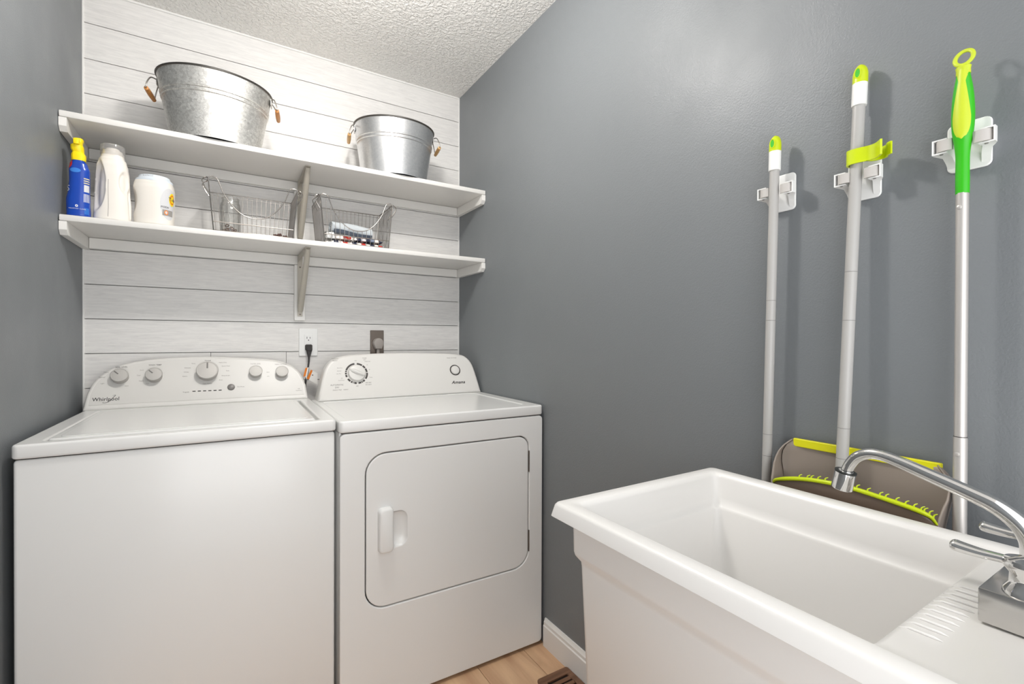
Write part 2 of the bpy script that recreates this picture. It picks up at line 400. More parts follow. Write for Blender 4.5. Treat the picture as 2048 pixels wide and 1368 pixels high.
wm = thing('washing_machine', 'white top-loading washing machine with five silver knobs, left of the dryer', 'washing machine', (.018, -.730, 0), math.radians(-1.0))
B().box((.001, .002, .02), (.700, .675, .884), .008, 3).obj('cabinet', ENAMEL, wm)
for fx in (.06, .64):
    for fy in (.06, .60): B().lathe([(.02, 0), (.02, .012), (.012, .014), (.012, .03)], Matrix.Translation((fx, fy, 0)), 16).obj('foot', BLACK, wm)
B().box((.006, .008, .8835), (.695, .670, .888)).obj('top_seal', DARK, wm)
# top panel with a sunk well, lid lying in it
out_ = rrect(-.002, -.003, .704, .680, .014, 5); well = rrect(.046, .030, .662, .560, .012, 5)
me = plate_mesh(out_, [well], .0335, .006, 3); put(me, Matrix.Translation((0, 0, .8865)), 'top_panel', ENAMEL, wm)
B().box((.040, .024, .888), (.668, .566, .905)).obj('well_floor', ENAMEL, wm)
lidm = plate_mesh(rrect(.050, .036, .650, .556, .014, 5), [], .017, .005, 3)
lid = put(lidm, Matrix.Translation((0, 0, .9055)), 'lid', ENAMEL, wm)
lp = plate_mesh(rrect(.068, .052, .632, .540, .02, 5), [], .003, .0014, 2); put(lp, Matrix.Translation((0, 0, .9215)), 'raised_panel', ENAMEL, lid)
TAN = .52
WO = [(-.004, .919), (.004, .972), (.019, 1.012), (.048, 1.045), (.074, 1.062), (.101, 1.073), (.157, 1.085), (.231, 1.092), (.346, 1.095), (.456, 1.0895), (.562, 1.080), (.616, 1.067), (.653, 1.044), (.677, 1.012), (.691, .973), (.699, .919)]
console(WO, .592, .918, .708, ENAMEL_PL, wm)
CF = console_frame(.592, .918)      # orthogonal enough for small marks
# inset fascia following the outline
fas = []
cx, cz = .346, .99
for u, h in [lean(*q) for q in WO]: fas.append((cx+(u-cx)*.966, min(cz+(h-cz)*.93, 1.2) if h > .93 else .936))
fp = spline([(u, h, 0) for u, h in fas[1:-1]], 4)
me = plate_mesh(list(reversed([(fas[0][0]+.004, .936)]+[(q.x, q.y) for q in fp]+[(fas[-1][0]-.004, .936)])), depth=.0012, bevel=.0004, res=1)
fasc = put(me, CF, 'fascia', FASCIA, wm)
FO = CF @ Matrix.Translation((0, 0, .0012))
knob(wm, FO, .092, 1.026, .0255, .026, pointer=math.radians(45)); knob(wm, FO, .188, 1.026, .0255, .026, pointer=math.radians(45))
knob(wm, FO, .349, 1.034, .036, .030, pointer=0)
knob(wm, FO, .509, 1.028, .0235, .024); knob(wm, FO, .602, 1.024, .0235, .024)
q = B().lathe([(.0125, 0), (.0125, .003), (.011, .005), (.006, .0062), (.0005, .0066)], Matrix(), 28).obj('start_button', GREYPL, wm); q.matrix_local = CFm(FO @ Matrix.Translation((.426, .976, 0)))
for i in range(6):
    o = B().box((-.005, -.0018, 0), (.005, .0018, .0008), .0004, 1).obj('indicator_light', INK, wm); o.matrix_local = CFm(FO @ Matrix.Translation((.307+i*.0166, .967, 0)))
def letters(parent, FR, items, name, m, depth=.0002, kind=None):
    lst = []
    for t, u, h, sz, kw in items: u, h = lean(u, h); lst.append((text_mesh(t, sz, depth=depth, **kw), FR @ Matrix.Translation((u, h, 0))))
    return join_meshes(lst).obj(name, m, parent, smooth=False, kind='stuff' if name.startswith('printed') else None)
K = {}
letters(wm, FO, [('Whirlpool', .0565, .9545, .0165, dict(sx=1.0, bold=.00010))], 'brand_lettering', INK)
o = B().tube([FO @ Vector(p) for p in spline([(.052, .946, .0004), (.047, .9425, .0004), (.056, .942, .0004), (.067, .948, .0004), (.074, .958, .0004), (.080, .965, .0004), (.077, .966, .0004), (.071, .964, .0004)], 5)], [.0001+.0007*math.sin(PI*i/35) for i in range(36)], 6).obj('brand_swoosh', INK, wm)
letters(wm, FO, [('SOIL LEVEL', .093, 1.0625, .0066, dict(bold=.00008)), ('WASH TEMP', .188, 1.0675, .0066, dict(bold=.00008)), ('Normal', .349, 1.0805, .0062, dict(bold=.00008)),
    ('Progress', .283, .9665, .0052, K)], 'printed_headings', GREYPL)
small = [('Heavy', .052, 1.046, .0052, K), ('Normal', .042, 1.029, .0052, K), ('Light', .044, 1.008, .0052, K), ('Extra', .110, .997, .0045, K),
    ('Cold', .150, 1.050, .0052, K), ('Cool', .142, 1.032, .0052, K), ('Warm', .150, 1.012, .0052, K), ('Hot', .168, 1.002, .0052, K)]
for i, t in enumerate(['Bulky', 'Delicates', 'Whites', 'Colors']): small.append((t, .290-i*.004 if i else .304, 1.070-i*.0155, .0052, K))
for i, t in enumerate(['Heavy Duty', 'Quick Wash', 'Soak', 'Rinse & Spin', 'Drain']): small.append((t, [.398, .408, .414, .408, .392][i], [1.072, 1.058, 1.040, 1.022, 1.006][i], .0052, K))
small += [('Clean Washer', .349, .994, .005, K), ('Start/Pause', .458, .978, .005, K), ('WATER LEVEL', .509, 1.064, .0056, K), ('FABRIC SOFTENER', .600, 1.060, .0052, K), ('Auto', .553, 1.030, .005, K), ('Low', .553, 1.014, .005, K), ('HE', .664, .960, .006, K), ('High Efficiency', .664, .953, .0036, K)]
letters(wm, FO, small, 'printed_markings', INKG)

# ------------------------------------------------------------------ dryer
dw = .741; th = math.radians(-.8)
dr = thing('clothes_dryer', 'white front-loading dryer with a large square door, beside the grey wall', 'dryer', (.728, -.760, 0), th)
DX0, DX1, DZ0, DZ1 = .079, .676, .318, .803
hole = rrect(DX0-.0035, DZ0-.0035, DX1+.0035, DZ1+.0035, .06, 8, (.045, .066, .066, .066))
front = plate_mesh(rrect(.001, .012, dw-.001, .876, .016, 5), [hole], .022, .004, 3)
FR = frame((0, .022, 0), (1, 0, 0), (0, 0, 1), (0, -1, 0))      # plate z (out) -> -y, its face at y=0
put(front, FR, 'front_panel', ENAMEL, dr)
B().box((.001, .021, .018), (dw-.001, .60, .878), .004, 2).obj('cabinet', ENAMEL, dr)
B().box((DX0-.01, .0195, DZ0-.01), (DX1+.01, .0206, DZ1+.01)).obj('door_gap_backing', DARK, dr)  # dark sheet behind the door, puts the gap's shade into colour
for fx in (.06, .68):
    for fy in (.08, .54): B().lathe([(.02, 0), (.02, .012), (.012, .014), (.012, .03)], Matrix.Translation((fx, fy, 0)), 16).obj('foot', BLACK, dr)
# door with a finger pocket
PX0, PX1, PZ0, PZ1 = .160, .210, .500, .612
pocket = rrect(PX0, PZ0, PX1, PZ1, .03, 6, (.026, .004, .004, .026))
dm = plate_mesh(rrect(DX0, DZ0, DX1, DZ1, .06, 8, (.042, .062, .062, .062)), [pocket], .018, .0035, 3)
door = put(dm, frame((0, .019, 0), (1, 0, 0), (0, 0, 1), (0, -1, 0)), 'door', ENAMEL, dr)
b = B(); cxp, czp = (PX0+PX1)/2, (PZ0+PZ1)/2
rings = []
for s_, d_ in ((1.0, .0015), (.97, .004), (.88, .009), (.7, .013), (.4, .0148), (.1, .015)):
    rings.append([(PX0+(u-PX0)*s_, .001+d_, czp+(v-czp)*s_) for u, v in pocket])
b.loft(rings, (False, True)); b.obj('finger_pocket', ENAMEL, door, ang=60)
# the pull: a rounded paddle standing proud
b = B(); prof = rrect(.115, .492, .161, .632, .012, 5)
def inset(pts, k, c): return [(c[0]+(u-c[0])*(1-k*2.2), c[1]+(v-c[1])*(1-k*.8)) for u, v in pts]
cc = (.138, .562)
rings = [[(u, 0.0012, v) for u, v in inset(prof, -.012, cc)], [(u, -.004, v) for u, v in prof], [(u, -.014, v) for u, v in inset(prof, .012, cc)], [(u, -.018, v) for u, v in inset(prof, .05, cc)], [(u, -.0195, v) for u, v in inset(prof, .12, cc)]]
b.loft(rings, (False, True)); b.obj('door_pull', ENAMEL, door, ang=50)
for zz in (.708, .409):
    h_ = B().box((.6775, -.0012, zz-.04), (.6815, .003, zz+.04), .0006, 1); h_.obj('hinge', STEELPL, dr)
# top
B().box((.006, .006, .876), (dw-.006, .59, .8815)).obj('top_seal', DARK, dr)
tp = plate_mesh(rrect(-.002, -.002, dw+.0005, .602, .014, 5), [rrect(.03, .045, dw-.055, .50, .025, 6)], .036, .006, 3)
put(tp, Matrix.Translation((0, 0, .879)), 'top_panel', ENAMEL, dr)
B().box((.012, .02, .882), (dw-.02, .55, .9122), .001, 1).obj('work_surface', ENAMEL, dr)
TAN = .42; LEAN = (.058, -.30, .914)
DO = [(.014, .915), (.021, .951), (.035, 1.009), (.049, 1.048), (.074, 1.076), (.117, 1.092), (.189, 1.099), (.363, 1.103), (.552, 1.099), (.648, 1.092), (.685, 1.076), (.709, 1.042), (.724, .983), (.737, .915)]
console(DO, .508, .914, .615, ENAMEL_PL, dr, .009)
CD = console_frame(.508, .914)
Md = CFm(CD @ Matrix.Translation((.171, 1.020, 0)))
dial = B().lathe([(.036, 0), (.036, .004), (.0345, .009), (.033, .013), (.030, .0145), (.0005, .015)], Matrix(), 48).obj('timer_dial', ENAMEL_PL, dr); dial.matrix_local = Md
# the finger bar across the dial
b = B(); rings = []
for i in range(13):
    t = -1+i/6; wd = .0085*math.sqrt(max(1-t*t, .0))*(1-.25*t)+.0004; hh = .013*math.sqrt(max(1-t*t, 0))+.0004
    rings.append([(t*.033, wd*math.cos(a), .014+hh*max(math.sin(a), -.2)) for a in [2*PI*k/12 for k in range(12)]])
b.loft(rings); g = b.obj('dial_grip', ENAMEL_PL, dial, ang=60); g.rotation_euler[2] = math.radians(-28)
# dark ring printed round the dial in segments
def ringseg(b, a0, a1, r0, r1, z=.0006):
    n = max(2, int(abs(a1-a0)/6)); A = [math.radians(a0+(a1-a0)*k/n) for k in range(n+1)]
    b.loft([[(r0*math.cos(a), r0*math.sin(a), 0), (r1*math.cos(a), r1*math.sin(a), 0), (r1*math.cos(a), r1*math.sin(a), z), (r0*math.cos(a), r0*math.sin(a), z)] for a in A])
b = B()
for a0, a1 in ((97, 160), (163, 170), (174, 184), (187, 200), (212, 230), (234, 243), (247, 250), (253, 266), (276, 291), (294, 300), (303, 315), (325, 362), (6, 28), (32, 50), (54, 84)):
    ringseg(b, a0, a1, .0395, .0468)
ob = b.obj('dial_scale', KDARK, dr, smooth=False); ob.matrix_local = Md
Ms = CFm(CD @ Matrix.Translation((.621, 1.020, 0)))
b = B(); ringseg(b, 0, 360, .0215, .0262, .0008); ob = b.obj('button_bezel', KDARK, dr); ob.matrix_local = Ms
ob = B().lathe([(.0205, 0), (.0205, .004), (.018, .007), (.010, .0085), (.0005, .009)], Matrix(), 32).obj('start_button', ENAMEL_PL, dr); ob.matrix_local = Ms
letters(dr, CD, [('Amana', .624, .965, .0185, dict(shear=.35, bold=.00035, sx=1.25))], 'brand_lettering', INK)
letters(dr, CD, [('AUTOMATIC', .088, .977, .0085, K), ('DRY', .088, .967, .0085, K), ('AIR DRY', .214, .981, .0065, K), ('NO HEAT', .214, .973, .0055, K), ('OFF', .168, .969, .005, K)], 'printed_headings', GREYPL)
letters(dr, CD, [('TIMED', .205, 1.083, .0062, K), ('DRY', .205, 1.076, .0055, K), ('MORE TIME', .216, 1.069, .0045, K), ('ENERGY', .122, .957, .005, K), ('WRINKLE', .085, 1.083, .006, K), ('PREVENT', .085, 1.075, .005, K), ('ENERGY PREF', .088, .957, .0055, K),
    ('More Dry', .102, 1.045, .005, K), ('Normal', .099, 1.033, .005, K), ('Less Dry', .097, 1.022, .005, K), ('Off', .108, 1.003, .005, K), ('Cool Down', .106, .995, .005, K), ('Damp', .226, 1.003, .005, K), ('OFF', .167, 1.073, .005, K), ('60', .214, 1.055, .005, K), ('40', .222, 1.035, .005, K), ('PUSH TO START', .606, 1.077, .0066, K)], 'printed_markings', INKG)

# ------------------------------------------------------------------ shelves
def wall_shelf(zt, label, th_):
    t = thing('wall_shelf', label, 'shelf', (0, 0, zt), 0, 'long wall shelves')
    B().box((.002, -.292, -th_), (W-.002, -.0005, 0), .003, 2).obj('shelf_board', SHELF, t)
    B().box((.021, -.019, -.058-.0), (W-.021, -.0007, -th_-.0008), .0015, 1).obj('back_cleat', SHELF, t)
    for s_ in (0, 1):
        x0, x1 = ((.0012, .020), (W-.020, W-.0012))[s_]
        pr = [(-.0007, -th_-.0008), (-.289, -th_-.0008), (-.289, -th_-.027), (-.276, -.061), (-.0007, -.061)]
        b = B(); b.loft([[(x_, y_, z_) for y_, z_ in pr] for x_ in (x0, x1)]); b.obj('side_cleat', SHELF, t, smooth=False)
    return t
wall_shelf(1.862, 'upper white wall shelf carrying the two metal tubs', .0195)
wall_shelf(1.5442, 'lower white wall shelf carrying bottles and wire baskets', .0192)
# vertical boards behind the brackets
def backer(z0, z1, lab, grp='bracket backing boards'):
    o = B().box((.690, -.0185, 0), (.733, -.0006, z1-z0), .0012, 1).obj('mounting_board', SHELF, loc=(0, 0, z0)); tag(o, lab, 'board', grp)
backer(1.2445, 1.4850, 'upright white board behind the lower shelf bracket, above the outlet')
backer(1.5448, 1.8030, 'upright white board behind the upper shelf bracket, between the two baskets')
def bracket(zt, lab, xc=.712, L=.232, Hh=.262):
    t = thing('shelf_bracket', lab, 'bracket', (xc, -.0195, zt), 0, 'steel shelf brackets')
    b = B(); b.box((-.010, -L, -.0035), (.010, 0, -.0005), .0006, 1); b.obj('top_arm', BRK, t)
    # tapering side flange of the arm
    b = B(); b.loft([[(x_, y_, z_) for y_, z_ in ((-.0005, -.0036), (-L+.02, -.0036), (-L+.03, -.010), (-.0005, -.030))] for x_ in (-.010, -.0085)]); b.obj('flange', BRK, t, smooth=False)
    B().box((-.010, -.003, -Hh), (.010, -.0003, -.0036), .0006, 1).obj('wall_plate', BRK, t)
    # convex pressed brace
    p0, p1 = Vector((0, -L+.004, -.006)), Vector((0, -.012, -Hh+.022))
    pts = [p0.lerp(p1, i/10) for i in range(11)]; rr = [.0085, .0105, .011, .0113, .0115, .0117, .0118, .0118, .0117, .0115, .0105]
    B().tube(pts, rr, 16, up=(1, 0, 0), flat=.8).obj('brace', BRK, t, ang=60)
    for z_ in (-.05, -Hh+.008):
        B().lathe([(.0035, 0), (.003, .0012), (.0005, .0018)], frame((0, -.003, z_), (1, 0, 0), (0, 0, 1), (0, -1, 0)), 12).obj('screw', STEELPL, t)
    B().lathe([(.0028, 0), (.0024, .001), (.0005, .0014)], frame((0, -L+.011, -.0036), (1, 0, 0), (0, -1, 0), (0, 0, -1)), 10).obj('screw', STEELPL, t)
    return t
bracket(1.8420, 'grey-beige steel bracket under the upper shelf, between the wire baskets')
bracket(1.5245, 'grey-beige steel bracket under the lower shelf, above the outlet')

# ------------------------------------------------------------------ galvanised tubs
def tub(cx, cy, rt, rb, h, asp, rot, lab, body, grip, hrot=0, name='metal_tub'):
    t = thing(name, lab, 'tub', (cx, cy, 1.8622), rot, 'galvanised tubs on the upper shelf')
    prof_z = [0, .006, .03, .06, .09, .12, .66, .675, .69, .705, .72, .735, .75, .765, .96, 1.0]
    pr = []
    zs = [0, .004, .02, .2, .4, .6, .640, .652, .664, .676, .700, .712, .724, .736, .85, .985]
    add = [0, 0, 0, 0, 0, 0, 0, .0028, .0028, 0, 0, .0028, .0028, 0, 0, 0]
    for z_, a_ in zip(zs, add): pr.append((rb+(rt-rb)*z_+a_, z_*h))
    inner = [(rt-.003, .985*h), (rb-.001+(rt-rb)*.5, .5*h), (rb-.002, .014), (.001, .014)]
    b = B(); b.lathe(pr+inner, None, 72, 1, asp, cap=(False, True)); b.obj('body', body, t, ang=28)
    # recessed underside
    b = B(); b.lathe([(rb-.0015, .001), (rb-.004, .009), (.001, .0095)], None, 72, 1, asp, cap=(False, True)); b.obj('underside', UNDER, t)
    b = B(); b.tube([((rt+.001)*math.cos(a), (rt+.001)*asp*math.sin(a), h) for a in [2*PI*k/72 for k in range(72)]], .0036, 8, closed=True); b.obj('rolled_rim', RIMD, t)
    for s_ in (-1, 1):
        rr_ = rb+(rt-rb)*.9
        X = lambda d, y_, z_: (s_*(rt+d), y_, z_*h)
        ear = B(); ear.box((-.0015, -.019, -.012), (.0015, .019, .012), .001, 1, M=Matrix.Translation((s_*(rt-.0015), 0, .90*h))); e = ear.obj('handle_ear', body, t)
        hd = spline([(s_*(rt+.001), -.018, .93*h), (s_*(rt+.010), -.040, .90*h), (s_*(rt+.018), -.050, .80*h), (s_*(rt+.021), -.052, .72*h)], 5)
        pts = [Vector(p) for p in hd]; pts += [Vector((s_*(rt+.021), y_, .715*h)) for y_ in (-.04, 0, .04)]+[Vector((p.x, -p.y, p.z)) for p in reversed(hd)]
        w_ = B().tube(pts, .0021, 8).obj('wire_handle', WIRE, t, ang=60); w_.rotation_euler[2] = hrot; e.rotation_euler[2] = hrot
        gp = B().lathe([(.0045, -.047), (.0068, -.0455), (.0080, -.022), (.0084, 0), (.0080, .022), (.0068, .0455), (.0045, .047)], frame((s_*(rt+.021), 0, .715*h), (1, 0, 0), (0, 0, -1), (0, 1, 0)), 18)
        gp.obj('wood_grip', grip, w_)
    return t
tub(.4096, -.1898, .1795, .1395, .2232, .8159, .0533, 'larger mottled oval steel tub with orange wood grips, on the left', GALV1, WOODH, math.radians(-11))
tub(1.0753, -.1876, .1700, .1400, .2250, .82, -.1837, 'smaller smooth steel tub with pale wood grips, on the right', GALV2, WOODH2)

# ------------------------------------------------------------------ bottles
def surf(sections, th_, z, mod=None):
    """interpolate superellipse sections (z, rx, ry, ox) -> point"""
    for i in range(len(sections)-1):
        if sections[i][0] <= z <= sections[i+1][0] or i == len(sections)-2:
            a, b_ = sections[i], sections[i+1]; t = (z-a[0])/(b_[0]-a[0]); t = max(0, min(1, t)); t = t*t*(3-2*t) if len(a) < 5 else t
            rx, ry, ox = [a[k]+(b_[k]-a[k])*t for k in (1, 2, 3)]; break
    c, s_ = math.cos(th_), math.sin(th_); n = 2.6
    r = (abs(c)**n+abs(s_)**n)**(-1/n)
    d = mod(th_, z) if mod else 0
    return Vector((ox+(rx-d)*r*c, (ry-d*.6)*r*s_, z))
def body(sections, m, parent, name='bottle_body', mod=None, nz=60, nt=72, ang=60):
    z0, z1 = sections[0][0], sections[-1][0]; b = B()
    b.loft([[surf(sections, 2*PI*j/nt, z0+(z1-z0)*i/nz, mod) for j in range(nt)] for i in range(nz+1)]); return b.obj(name, m, parent, ang=ang)
def patch(sections, a0, a1, z0, z1, m, parent, name, mod=None, off=.0005, nu=10, nv=10, shape=None):
    b = B(); C0 = Vector((sum(s[3] for s in sections)/len(sections), 0, 0))
    def fn(u, v):
        if shape == 'oval':
            r_, ph = v, 2*PI*u; a = (a0+a1)/2+(a1-a0)/2*r_*math.cos(ph); z_ = (z0+z1)/2+(z1-z0)/2*r_*math.sin(ph)
        else: a = a0+(a1-a0)*u; z_ = z0+(z1-z0)*v
        a = math.radians(a); p = surf(sections, a, z_, mod); nrm = Vector((math.cos(a), math.sin(a), 0)); return p+nrm*off
    b.grid(fn, 24 if shape == 'oval' else nu, nv if shape != 'oval' else 4); return b.obj(name, m, parent)
def surf_text(sections, txt, size, a_c, z_c, m, parent, name, mod=None, off=.0009, vertical=False):
    me = text_mesh(txt, size, depth=.0001)
    for v in me.vertices:
        u, h_ = (v.co.x, v.co.y) if not vertical else (-v.co.y, v.co.x)
        z_ = z_c+h_; p = surf(sections, math.radians(a_c), z_, mod); rr_ = max(.015, Vector((p.x, p.y)).length)
        a = math.radians(a_c)+u/rr_; p = surf(sections, a, z_, mod); v.co = p+Vector((math.cos(a), math.sin(a), 0))*(off+v.co.z)
    return finish(name, me, m, parent, smooth=False)
Z2 = 1.5443
# blue spray bottle
t = thing('spray_bottle', 'blue bottle with a yellow spray top, at the left end of the lower shelf', 'bottle', (.0425, -.262, Z2))
SB = [(0, .025, .019, 0), (.004, .0285, .022, 0), (.05, .0285, .022, -.001), (.085, .0255, .021, .001), (.115, .0245, .020, .002), (.145, .025, .020, .002), (.165, .021, .018, .001), (.176, .015, .015, 0), (.186, .012, .012, 0)]
body(SB, BLUE, t)
patch(SB, 175, 235, .148, .176, RED, t, 'red_print', shape='oval')
patch(SB, 225, 285, .136, .150, BLUE2, t, 'light_blue_swirl', shape='oval')
for z_ in (.118, .111, .104): patch(SB, 300, 340, z_, z_+.0035, GOLDP, t, 'beige_stripe')
patch(SB, 302, 338, .078, .100, LABEL, t, 'ingredient_panel')
for k in range(7): patch(SB, 302+k*5.2, 304.4+k*5.2, .046, .072, WPRINT, t, 'printed_bar', nu=2)
for k in range(5): patch(SB, 304+k*5.2, 307+k*5.2, .008, .028, BLUE2, t, 'printed_bar', nu=2)
patch(SB, 262, 276, .028, .036, WPRINT, t, 'round_emblem', shape='oval')
patch(SB, 266.5, 271.5, .0305, .0335, BLUE, t, 'emblem_centre', shape='oval', off=.0009)
surf_text(SB, 'TRUSTED CARE', .0042, 270, .023, WPRINT, t, 'small_print')
surf_text(SB, 'S', .026, 215, .085, WPRINT, t, 'side_lettering')
b = B(); HS = [(.1765, .0165, .0150, 0), (.190, .0175, .0160, 0), (.196, .0170, .0150, .000), (.203, .0135, .0125, -.001), (.212, .0155, .0170, -.003), (.222, .0150, .0190, -.0035), (.229, .0105, .0150, -.002), (.234, .0100, .0135, 0), (.242, .0108, .0130, .001), (.246, .0095, .0115, .001)]
b.loft([[(ox+rx*math.cos(a)*(abs(math.cos(a))**3+abs(math.sin(a))**3)**(-1/3), ry*math.sin(a)*(abs(math.cos(a))**3+abs(math.sin(a))**3)**(-1/3), z_) for a in [2*PI*k/20 for k in range(20)]] for z_, rx, ry, ox in HS])
b.box((-.008, -.030, .222), (.006, -.008, .240), .003, 2); b.obj('spray_head', YEL, t, ang=25)
# white detergent jug with a clear cap
t = thing('detergent_jug', 'tall cream-white detergent jug with a clear measuring cap', 'jug', (.1195, -.232, Z2))
JB = [(0, .043, .034, 0), (.005, .0480, .038, 0), (.05, .0470, .038, .001), (.10, .0450, .037, 0), (.15, .0430, .036, .0005), (.180, .0400, .034, .0005), (.200, .0350, .031, .001), (.210, .0300, .029, .001), (.214, .0290, .028, .001), (.224, .0285, .028, .001)]
def sm(x, a, b_): x = max(0, min(1, (x-a)/(b_-a))); return x*x*(3-2*x)
def jug_mod(th_, z):
    a = math.degrees(th_) % 360
    # left hand recess: deep scoop with a crisp edge
    da = (a-219)/37; dz = (z-.112)/.088; q = math.sqrt(da*da+dz*dz); d = .013*(1-sm(q, .72, 1.0))
    da = (a-322)/28; dz = (z-.128)/.042; q = math.sqrt(da*da+dz*dz); d += .009*(1-sm(q, .6, 1.0))
    da = (a-350)/22; dz = (z-.060)/.065; q = math.sqrt(da*da+dz*dz); d += .007*(1-sm(q, .5, 1.0))
    return d
body(JB, CREAM, t, 'jug_body', jug_mod, 90, 96)
patch(JB, 262.5, 264.0, .012, .132, INKG, t, 'level_groove', jug_mod, nu=2, nv=20)
b = B(); cp = [(.0315, .216), (.0320, .225), (.0325, .2415), (.0318, .2485), (.0300, .2505), (.0005, .2505)]
b.lathe(cp, Matrix.Translation((.001, 0, 0)), 40, cap=(False, False)); b.obj('clear_cap', CLEARC, t)
B().lathe([(.0255, .2245), (.0255, .232), (.021, .234), (.0175, .2345), (.017, .240), (.0005, .240)], Matrix.Translation((.001, 0, 0)), 32).obj('pour_spout', CREAM, t)
# squat detergent tub with a pale lid
t = thing('detergent_tub', 'squat cream-white detergent tub with a pale blue lid and printed side label', 'tub', (.2285, -.222, Z2), math.radians(-8))
TB = [(0, .048, .042, 0), (.006, .0540, .047, 0), (.05, .0550, .048, 0), (.09, .0560, .048, 0), (.125, .0570, .048, 0), (.142, .0545, .046, 0), (.150, .0520, .044, 0)]
def tub_mod(th_, z):
    a = math.degrees(th_) % 360; da = (a-205)/30; dz = (z-.085)/.050; return .007*(1-sm(math.sqrt(da*da+dz*dz), .4, 1))
body(TB, CREAM, t, 'tub_body', tub_mod, 60, 84)
patch(TB, 296, 352, .022, .130, LABEL, t, 'label', tub_mod, shape='oval')
patch(TB, 322, 350, .072, .116, YEL, t, 'yellow_roundel', tub_mod, off=.0009, shape='oval')
patch(TB, 325, 347, .077, .111, ORANGE, t, 'orange_roundel', tub_mod, off=.0012, shape='oval')
patch(TB, 328, 344, .083, .105, YEL, t, 'roundel_centre', tub_mod, off=.0015, shape='oval')
surf_text(TB, 'Tide', .017, 336, .094, mat('navy_print', srgb(35, 40, 90), .5), t, 'brand_lettering', tub_mod, off=.0018)
surf_text(TB, 'PODS', .0085, 310, .064, INK, t, 'label_lettering', tub_mod, off=.0010)
patch(TB, 303, 340, .036, .056, INKG, t, 'grey_print', tub_mod, off=.0009, shape=None)
patch(TB, 308, 320, .038, .054, ORANGE, t, 'orange_print', tub_mod, off=.0012, shape='oval')
patch(TB, 310.5, 317.5, .041, .051, LABEL, t, 'print_centre', tub_mod, off=.0015, shape='oval')
b = B(); LD = [(.1503, .0525, .0445), (.156, .0525, .0445), (.160, .0490, .0420), (.163, .0445, .0395), (.168, .0440, .0390), (.1705, .0425, .0375)]
b.loft([[(rx*math.cos(a), ry*math.sin(a), z_) for a in [2*PI*k/56 for k in range(56)]] for z_, rx, ry in LD]); ld = b.obj('lid', LIDB, t, ang=30)
for k in range(9):
    a = math.radians(240+k*4.5); B().box((-.0004, 0, 0), (.0004, .0004, .0035 if k % 4 else .005), M=Matrix.Translation((.0446*math.cos(a), .0396*math.sin(a), .1635))).obj('lid_mark', INKG, ld)

